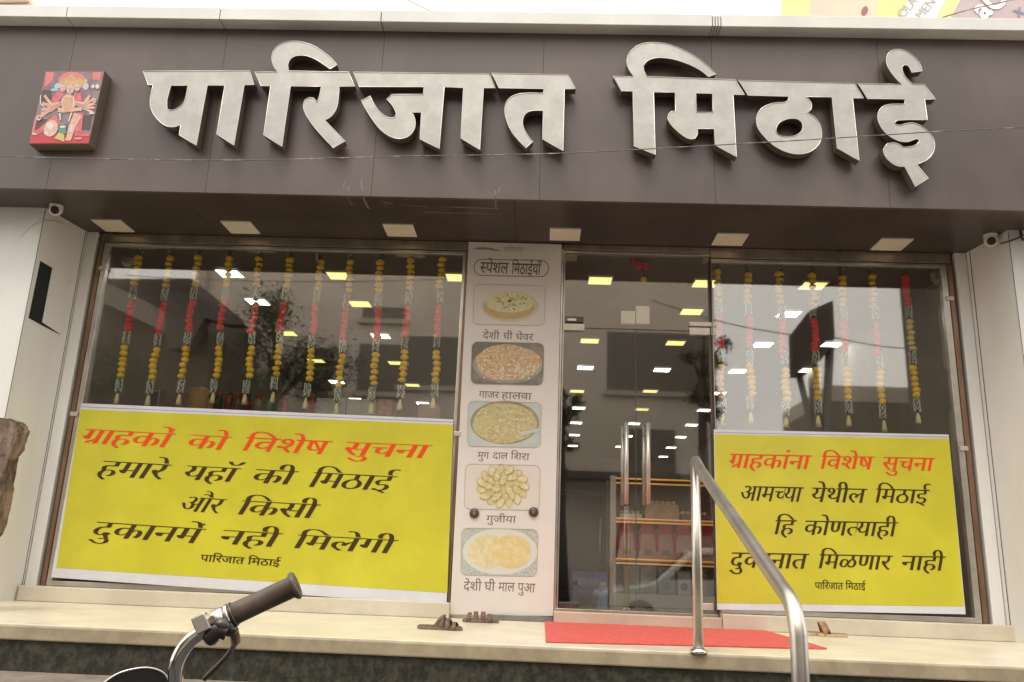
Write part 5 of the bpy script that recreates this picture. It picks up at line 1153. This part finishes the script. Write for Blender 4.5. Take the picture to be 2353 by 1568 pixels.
# ================================================================== BICYCLE in the foreground
bk = thing('bicycle', 'bicycle with chrome handlebar and dark rubber grip standing before the steps', 'bicycle', (-0.6, -4.6, GZ))
DB = 1.52
gA, gB = PD(532, 1414, DB), PD(684, 1343, DB - .02)
gd = (gB - gA).normalized()
MB().tube([gA - gd*.004, gA, gA + gd*.02, gA.lerp(gB, .5), gB - gd*.012, gB - gd*.008, gB - gd*.004, gB], [.013, .0185, .0180, .0178, .0182, .023, .024, .021], 24).build('grip', M_rubber, bk)
MB().tube([gB - gd*.001, gB + gd*.001], .013, 16).build('grip_plug', M_blackplastic, bk)
b0 = gA - gd*.005
bar = [gA + gd*.05, b0, PD(500, 1430, DB), PD(470, 1449, DB)]
bar += [PD(445, 1466, DB + .003), PD(424, 1488, DB + .006), PD(410, 1515, DB + .01), PD(404, 1545, DB + .014), PD(405, 1580, DB + .02), PD(410, 1640, DB + .03), PD(405, 1690, DB + .035)]
stem = PD(380, 1760, DB + .05)
bar += [stem]
side = (stem - gB); 
g2 = stem + Vector((-.30, .02, -.13))
bar2 = [stem, stem + Vector((-.06, .03, .0)), stem + Vector((-.12, .04, .02)), stem + Vector((-.18, .03, .0)), stem + Vector((-.22, 0, -.05)), stem + Vector((-.30, -.05, -.10)), stem + Vector((-.40, -.09, -.15))]
def cr(pts, k=6):
    out = []
    for i in range(len(pts) - 1):
        p0, p1, p2, p3 = pts[max(i - 1, 0)], pts[i], pts[i + 1], pts[min(i + 2, len(pts) - 1)]
        for j in range(k):
            t = j/k; out.append(0.5*((2*p1) + (p2 - p0)*t + (2*p0 - 5*p1 + 4*p2 - p3)*t*t + (3*p1 - p0 - 3*p2 + p3)*t**3))
    return out + [pts[-1]]
MB().tube(cr(bar), 0.0118, 18).build('handlebar', M_chrome, bk)
MB().tube(cr(bar2), 0.0118, 18).build('handlebar', M_chrome, bk)
d2 = (bar2[-1] - bar2[-2]).normalized()
MB().tube([bar2[-1] - d2*.02, bar2[-1] + d2*.12], .018, 18).build('grip', M_rubber, bk)
# clamp, brake lever bracket, screw, lever, cable
cl = gA - gd*.006
MB().tube([cl - gd*.026, cl - gd*.022, cl - gd*.006, cl - gd*.002], [.016, .0205, .0205, .017], 20).build('clamp', M_alu, bk)
MB().torus(cl + gd*.002, gd, .0175, .0036, 24, 8).build('clamp_ring', M_chrome, bk)
MB().torus(cl + gd*.009, gd, .0178, .0030, 24, 8).build('clamp_ring', M_darkmetal, bk)
upv = Vector((0, 0, 1)); nb = gd.cross(Vector((0, 1, 0))).normalized()
if nb.z < 0: nb = -nb
c1 = PD(466, 1432, DB - .012)
mb = MB(); e1, e2, e3 = gd*.012, nb*.014, Vector((0, 1, 0))*.008
mb.hexa([c1 - e1 - e2 - e3, c1 + e1 - e2 - e3, c1 + e1 - e2 + e3, c1 - e1 - e2 + e3, c1 - e1*1.1 + e2 - e3, c1 + e1*.8 + e2 - e3, c1 + e1*.8 + e2 + e3, c1 - e1*1.1 + e2 + e3])
mb.build('lever_bracket', M_alu, bk, .002)
sc_ = PD(489, 1424, DB - .016); MB().tube([sc_ - Vector((0, .004, 0)), sc_ + Vector((0, .01, 0))], .006, 12).build('screw', M_frame, bk)
mb = MB()
k1, k2, k3 = PD(500, 1446, DB - .01), PD(486, 1462, DB - .008), PD(522, 1452, DB - .01)
mb.tube([k3, k1, k2, PD(476, 1466, DB - .005)], [.014, .0155, .014, .009], 12); mb.ball(k2, .0135, 2, (1, 1, 1.1), .08); mb.ball(PD(508, 1437, DB - .012), .014, 2, (1.2, 1, 1), .08); mb.ball(PD(530, 1446, DB), .012, 2, jit=.1)
mb.build('brake_bracket', M_darkmetal, bk)
lv = cr([PD(528, 1440, DB), PD(538, 1455, DB + .01), PD(542, 1468, DB + .04), PD(538, 1482, DB + .09), PD(520, 1510, DB + .16), PD(470, 1560, DB + .22)])
MB().tube(lv, [.0062]*12 + [.005]*(len(lv) - 12), 10).build('brake_cable', mat('cable_brown', (.085, .055, .04), .5), bk)
MB().tube(cr([PD(536, 1448, DB - .004), PD(540, 1462, DB + .01), PD(541, 1474, DB + .03)]), .008, 10).build('cable_ferrule', M_frame2, bk)
# headlamp just below the bar
hl = PD(318, 1810, DB + .10)
fv = Vector((-.35, .75, .10)).normalized()
MB().tube([hl + fv*.11, hl + fv*.10, hl + fv*.03, hl - fv*.03, hl - fv*.06], [.062, .064, .060, .042, .012], 28).build('headlamp', M_blackplastic, bk)
MB().torus(hl + fv*.105, fv, .060, .006, 36, 8).build('lamp_rim', M_chrome, bk)
vis = MB(); 
for s0 in range(1):
    ptsv = cr([PD(225, 1580, DB + .06), PD(268, 1550, DB + .06), PD(312, 1537, DB + .06), PD(348, 1536, DB + .06), PD(378, 1549, DB + .06), PD(394, 1580, DB + .06)])
    ring_a = [vis.bm.verts.new(p) for p in ptsv]; ring_b = [vis.bm.verts.new(p + Vector((0, .10, -.030))) for p in ptsv]
    ring_c = [vis.bm.verts.new(p - Vector((0, 0, .018)) + (hl - p)*.06) for p in ptsv]; ring_d = [vis.bm.verts.new(p + Vector((0, .10, -.045))) for p in ptsv]
    for i in range(len(ptsv) - 1):
        for qa, qb in ((ring_a, ring_b), (ring_c, ring_a), (ring_d, ring_c), (ring_b, ring_d)):
            f = vis.bm.faces.new([qa[i], qa[i + 1], qb[i + 1], qb[i]]); f.smooth = False
vis.build('lamp_hood', M_blackplastic, bk)
MB().tube(ptsv, .0018, 6).build('hood_trim', M_alu, bk)
# stem, fork, wheels and frame, leaning on its stand
lean = R(-20); hd = R(104)                      # heading away from the viewer
F = Vector((math.cos(hd), math.sin(hd), 0)); S = Vector((math.sin(hd), -math.cos(hd), 0)); Uw = Vector((0, 0, 1))*math.cos(lean) + S*math.sin(lean)
base = stem - Uw*((stem.z - GZ)/Uw.z)
def B(f, u, s=0.0): return base + F*f + Uw*u + S*s
hs_ = (stem - base).length
def bar_(name, a, b, r, m=None): return MB().tube([a, b], r, 12).build(name, m or mat('bike_paint', (0.02, 0.025, 0.02), .3), bk)
bar_('stem', stem, B(-.01, hs_ - .16), .0125, M_chrome)
bar_('head_tube', B(-.005, hs_ - .13), B(.03, hs_ - .30), .018)
RW = .33
fc, rc = B(.20, RW), B(-.86, RW)
for s in (-.05, .05):
    bar_('fork_blade', B(.03, hs_ - .30, s*.4), fc + S*s, .010)
    bar_('chain_stay', B(-.43, RW - .04, s*.4), rc + S*s, .009)
    bar_('seat_stay', B(-.56, hs_ - .18, s*.3), rc + S*s, .008)
bar_('top_tube', B(0, hs_ - .15), B(-.56, hs_ - .17), .014); bar_('down_tube', B(.02, hs_ - .28), B(-.43, RW - .04), .015); bar_('seat_tube', B(-.57, hs_ - .10), B(-.43, RW - .04), .014)
for c in (fc, rc):
    wh = MB().torus(c, S, RW - .018, .018, 48, 10).build('tyre', M_blackplastic, bk)
    MB().torus(c, S, RW - .042, .009, 48, 8).build('rim', M_chrome, wh)
    mb = MB()
    for k in range(18):
        a = 2*math.pi*k/18; dd = F*math.cos(a) + Uw*math.sin(a); mb.tube([c + S*(.02*(-1)**k), c + dd*(RW - .045)], .0012, 4)
    mb.tube([c - S*.04, c + S*.04], .018, 10); mb.build('spokes', M_alu, wh)
    mg = cr([c + (F*math.cos(R(a)) + Uw*math.sin(R(a)))*(RW + .02) for a in range(20, 170, 15)], 2)
    MB().tube(mg, .018, 8).build('mudguard', mat('mudguard_grey', (.12, .12, .11), .35, .5), bk)
MB().tube([B(-.46, hs_ - .04), B(-.60, hs_ - .035), B(-.70, hs_ - .03)], [.02, .06, .075], 14).build('saddle', M_blackplastic, bk)
bar_('side_stand', rc + S*.05, rc + S*.20 + F*.1 - Vector((0, 0, rc.z - GZ - .005)), .008, M_alu)
mb = MB(); bc = B(-.43, RW - .04); mb.torus(bc + S*.04, S, .085, .006, 28, 6); mb.tube([bc - S*.09 - F*.16, bc - S*.09, bc + S*.09, bc + S*.09 + F*.16], .008, 8); mb.build('crank', M_alu, bk)

# ================================================================== HOARDING above the roof at the right
YH = 5.0
hb = thing('hoarding', 'large advertising hoarding in yellow, pink and mauve behind the cornice', 'hoarding', (4, YH, ZC))
def hflat(name, pts, lay, m): return flat(name, pts, YH - .002 - .004*lay, m, hb)
mb = MB(); mb.prism([P(1800, 120, YH), P(1797, -420, YH), P(2900, -420, YH), P(2900, 120, YH)], (0, .12, 0)); mb.build('panel', mat('hoard_yellow', (.80, .66, .30), .5, var=.05, scale=.6), hb)
hflat('pink_field', [(1860, 60), (1872, -300), (2060, -300), (2010, 60)], 0, mat('hoard_pink', (.78, .52, .42), .5, rgb2=(.80, .60, .42), scale=1.2))
hflat('mauve_field', [(2165, 80), (2290, -160), (2900, -160), (2900, 80)], 0, mat('hoard_mauve', (.50, .40, .40), .5, var=.08, scale=.8))
hflat('white_band', [(2050, 80), (2140, -110), (2230, -110), (2132, 80)], 1, mat('hoard_white', (.85, .83, .82), .5))
hflat('dark_spot', blob(1987, 25, 7, 11, .4), 2, mat('hoard_dot', (.30, .13, .13), .5))
def htext(s, px, py, h, rot, m, wgt=0.0):
    cu = bpy.data.curves.new('lettering', 'FONT'); cu.body = s; cu.size = 1.0; cu.offset = wgt
    o = bpy.data.objects.new('lettering', cu); COL.objects.link(o)
    dg = bpy.context.evaluated_depsgraph_get(); me = bpy.data.meshes.new_from_object(o.evaluated_get(dg))
    bpy.data.objects.remove(o)
    a = P(px, py, YH); k = (P(px, py - h, YH) - a).length
    for v in me.vertices:
        x, y = v.co.x*k, v.co.y*k
        v.co = Vector((a.x + x*math.cos(rot) - y*math.sin(rot), YH - .016, a.z + x*math.sin(rot) + y*math.cos(rot)))
    me.materials.append(m); o = bpy.data.objects.new('lettering', me); COL.objects.link(o); adopt(o, hb)
M_ht = mat('hoard_ink', (.40, .40, .38), .5)
htext('OLA', 2076, 44, 26, R(52), M_ht); htext('MEN', 2117, 47, 26, R(52), M_ht)
htext('aU', 2258, 46, 62, R(38), mat('hoard_letter', (.88, .80, .84), .5), .03); htext('x', 2338, 42, 40, R(30), mat('hoard_blue', (.22, .20, .36), .5))
for px in (1900, 2300):
    a = P(px, 100, YH + .2); MB().box(a.x - .08, YH + .13, ZC - .06, a.x + .08, YH + .29, a.z + 1.0).build('leg', M_darkmetal, hb)
# neighbouring eave at the far left top
ev = thing('roof_eave', 'pinkish roof eave of the neighbouring building above the cornice', 'eave', (-6.3, 2.2, 6.0))
mb = MB(); mb.prism([P(-200, 30, 2.2), P(93, 30, 2.2), P(66, 2, 2.2), P(40, -40, 2.2), P(-200, -40, 2.2)], (0, .5, 0)); mb.build('board', mat('eave_pink', (.62, .46, .38), .6, var=.1), ev)
mb = MB(); mb.prism([P(-200, 12, 2.19), P(60, 6, 2.19), P(66, 2, 2.19), P(40, -40, 2.19), P(-200, -40, 2.19)], (0, -.05, 0)); mb.build('trim', mat('eave_buff', (.66, .56, .40), .6), ev)
MB().box(-9.4, 2.25, ZC - .06, -9.0, 2.65, 8).build('support', M_white, ev)

# ================================================================== THE OTHER SIDE OF THE STREET (what the panes mirror)
def MIR(px, py, L):
    p = P(px, py, L); return Vector((p.x, -p.y, p.z))
def mface(name, pts, L, m, parent, depth=-.3):
    mb = MB(); mb.prism([MIR(a, b, L) for a, b in pts], (0, depth, 0)); return mb.build(name, m, parent)
LA = 13.0
M_wallA = mat('opposite_plaster', (.74, .65, .56), .8, var=.08, scale=.8); M_winA = mat('opposite_window', (.19, .165, .135), .3); M_trimA = mat('opposite_trim', (.55, .49, .42), .8)
oa = thing('opposite_building', 'pale plastered building across the street, mirrored in the glass', 'building', (0, -13, GZ))
q0, q1 = MIR(452, 690, LA), MIR(1640, 690, LA)
MB().box(q0.x, -LA - 6, GZ, q1.x, -LA, 8.2).build('wall', M_wallA, oa)
def recess(x0, y0, x1, y1, nm='window', m=None):
    a, b = MIR(x0, y0, LA), MIR(x1, y1, LA)
    f = MB().box(min(a.x, b.x), -LA + .001, min(a.z, b.z), max(a.x, b.x), -LA + .03, max(a.z, b.z)).build(nm, m or M_winA, oa)
    MB().box(min(a.x, b.x) - .08, -LA + .001, min(a.z, b.z) - .12, max(a.x, b.x) + .08, -LA + .12, min(a.z, b.z) - .001).build('sill', M_trimA, f)
recess(835, 705, 932, 736); recess(828, 790, 918, 903); recess(925, 772, 1054, 890); recess(1396, 762, 1632, 905); recess(1440, 985, 1552, 1092, 'shutter')
recess(700, 800, 760, 900)
MB().box(q0.x, -LA, MIR(900, 738, LA).z - .1, q0.x + .25, -LA + .25, 8.2).build('pilaster', M_trimA, oa)
MB().box(q0.x, -LA + .002, MIR(1300, 1105, LA).z, q1.x, -LA + .9, MIR(1300, 1090, LA).z).build('awning', mat('awning_dark', (.10, .08, .07), .7), oa)
ob = thing('dark_corner_building', 'dark brown building with slanting canopies across the street', 'building', (-6, -9, GZ))
mb = MB(); mb.prism([MIR(120, 640, 9.5), MIR(440, 640, 9.5), MIR(462, 700, 9.5), MIR(478, 760, 9.5), MIR(470, 1500, 9.5), MIR(100, 1500, 9.5)], (0, -3, 0)); mb.build('wall', mat('brown_wall', (.10, .075, .06), .8, var=.3, scale=1.2), ob)
mb = MB(); mb.prism([MIR(225, 640, 9.2), MIR(330, 690, 9.2), MIR(430, 745, 9.2), MIR(430, 790, 9.2), MIR(330, 740, 9.2), MIR(225, 690, 9.2)], (0, -.4, 0)); mb.build('canopy', mat('canopy_grey', (.24, .215, .185), .7), ob)
mb = MB(); mb.prism([MIR(370, 660, 9.0), MIR(470, 690, 9.0), MIR(560, 745, 9.0), MIR(520, 745, 9.0), MIR(470, 730, 9.0), MIR(430, 800, 9.0), MIR(385, 800, 9.0)], (0, -.3, 0)); mb.build('canopy', M_joint, ob)
og = thing('tall_dark_building', 'tall dark grey brown building across the street beside the shop row', 'building', (6, -10, GZ))
a = MIR(2096, 700, 10)
MB().box(a.x, -10.5, GZ, a.x + 8, -10, 9).build('wall', mat('grey_brown_wall', (.09, .075, .06), .8, var=.25, scale=1.5), og)
for k in range(3): MB().box(a.x + .5, -9.999, 2.2 + k*2.2, a.x + 1.6, -9.97, 3.5 + k*2.2).build('window', M_winA, og)
oc = thing('low_shop_row', 'low cream fronted shop row across the street', 'building', (5, -14, GZ))
a, b, c3 = MIR(1905, 885, 14), MIR(2200, 930, 14), MIR(1900, 1010, 14)
MB().box(a.x, -18, b.z, b.x, -14, a.z).build('sign_band', mat('cream_band', (.62, .54, .46), .7), oc)
MB().box(a.x, -18, GZ, b.x, -14.05, b.z - .001).build('front', mat('tan_front', (.20, .16, .12), .8, var=.2), oc)
s0, s1 = MIR(2060, 935, 14), MIR(2080, 1010, 14)
MB().box(s0.x, -14.049, GZ, s0.x + .8, -14.0, s0.z).build('doorway', M_winA, oc)
# hoarding seen from behind, on two poles
oh = thing('street_hoarding', 'dark backed roadside hoarding on two poles across the street', 'hoarding', (4, -9, GZ))
mface('panel', [(1863, 712), (1822, 766), (1824, 862), (1850, 862), (1880, 835), (1902, 809), (1919, 776), (1915, 690)], 9, mat('hoard_back', (.045, .036, .03), .8), oh, -.25)
for (x0, y0), (x1, y1), r in (((1834, 850), (1872, 1010), .06), ((1868, 840), (1880, 1010), .10), ((1908, 790), (1896, 1010), .08)):
    a, b = MIR(x0, y0, 9.1), MIR(x1, y1, 9.1); b2 = a + (b - a)*((GZ - a.z)/(b.z - a.z))
    MB().tube([a, b2], r, 10).build('pole', M_darkmetal, oh)
# roadside trees
M_leaf = mat('tree_leaf', (.035, .055, .02), .6, rgb2=(.085, .11, .04), scale=3); M_bark = mat('tree_bark', (.06, .045, .035), .9)
def tree(c, hgt, rad, n, lab, seed, squash=1.0):
    rn = random.Random(seed); t = thing('roadside_tree', lab, 'tree', (c.x, c.y, GZ))
    mb = MB(); tp = Vector((c.x, c.y, c.z)); mb.tube([Vector((c.x + .1, c.y, GZ)), Vector((c.x, c.y, (GZ + c.z)/2)), tp], [.16, .12, .06], 10)
    clumps = []
    for k in range(11):
        d = Vector((rn.gauss(0, 1), rn.gauss(0, 1), rn.gauss(0, .8))).normalized()*rad*rn.uniform(.35, .95); d.z *= squash
        mb.tube([Vector((c.x, c.y, c.z - rad*.5)), tp + d*.5, tp + d], [.05, .03, .01], 6); clumps.append(tp + d)
    mb.build('trunk', M_bark, t)
    mb = MB()
    for k in range(n):
        q = rn.choice(clumps); p = q + Vector((rn.gauss(0, 1), rn.gauss(0, 1), rn.gauss(0, 1)))*rad*.15
        u = Vector((rn.gauss(0, 1), rn.gauss(0, 1), rn.gauss(0, .6))).normalized(); v = u.orthogonal().normalized(); v.rotate(Matrix.Rotation(rn.uniform(0, 6.28), 3, u)); s = rn.uniform(.05, .10)
        mb.face([p, p + u*s*.5 + v*s*.28, p + u*s, p + u*s*.5 - v*s*.28])
    mb.build('crown', M_leaf, t)
tree(MIR(640, 845, 11), 4, 1.55, 8500, 'leafy roadside tree across the street mirrored in the left window', 3)
tree(MIR(1612, 850, 11.5), 4, .55, 2600, 'slim dark tree across the street mirrored in the door', 8, 3.6)
tree(MIR(1292, 960, 11.5), 4, .45, 2200, 'narrow tree across the street mirrored beside the menu board', 9, 4.0)
tree(MIR(230, 850, 8.5), 4, 1.0, 3000, 'small tree across the street before the dark canopied building', 12)

# two service wires strung along the far side, and a parked white car
for i, (a_, b_) in enumerate((((1500, 690), (1840, 772)), ((1915, 775), (2200, 800)))):
    p0, p1 = MIR(*a_, 9.3), MIR(*b_, 9.3)
    q = [p0.lerp(p1, k/12) - Vector((0, 0, .10*math.sin(math.pi*k/12))) for k in range(13)]
    tag(MB().tube(q, .012, 6).build('service_wire', M_cable), ('dark wire across the street reaching the near side of the street hoarding', 'dark wire across the street running from the street hoarding to the tall dark building')[i], 'wire')
car = thing('parked_car', 'white hatchback parked on the far side of the street', 'car', (3.2, -9.2, GZ))
M_cp = mat('car_paint', (.74, .74, .72), .25, coat=.6); M_cg = mat('car_glass', (.02, .022, .025), .06)
x0, yc_, hw = 1.25, -9.2, .80
prof = [(0, .28), (.02, .58), (.10, .70), (.95, .86), (1.55, 1.38), (1.85, 1.47), (2.9, 1.46), (3.45, 1.20), (3.72, .95), (3.78, .55), (3.74, .28)]
mb = MB(); mb.prism([(x0 + u, yc_ - hw, GZ + v) for u, v in prof], (0, 2*hw, 0)); mb.build('body', M_cp, car, .06, 3)
for s_ in (-1, 1):
    yy = yc_ + s_*(hw + .001)
    for win in ([(1.22, .93), (1.62, 1.33), (2.12, 1.40), (2.12, .95)], [(2.20, .95), (2.20, 1.40), (2.85, 1.39), (3.20, 1.0)]):
        mb = MB(); mb.prism([(x0 + u, yy, GZ + v) for u, v in win], (0, s_*.004, 0)); mb.build('window', M_cg, car)
    for u in (.72, 3.02):
        wl_ = MB().torus((x0 + u, yc_ + s_*(hw - .06), GZ + .30), (0, 1, 0), .22, .085, 32, 10).build('wheel', M_blackplastic, car)
        MB().tube([(x0 + u, yc_ + s_*(hw - .04), GZ + .30), (x0 + u, yc_ + s_*(hw + .01), GZ + .30)], [.18, .15], 20).build('hub', M_alu, wl_)
    MB().ball((x0 + .06, yc_ + s_*.55, GZ + .62), .09, 2, (.5, 1.3, .7)).build('headlight', M_lightrim, car)
mb = MB(); mb.prism([(x0 + 1.00, yc_ - .68, GZ + .90), (x0 + 1.00, yc_ + .68, GZ + .90), (x0 + 1.50, yc_ + .60, GZ + 1.345), (x0 + 1.50, yc_ - .60, GZ + 1.345)], (-.03, 0, .03)); mb.build('windscreen', M_cg, car)
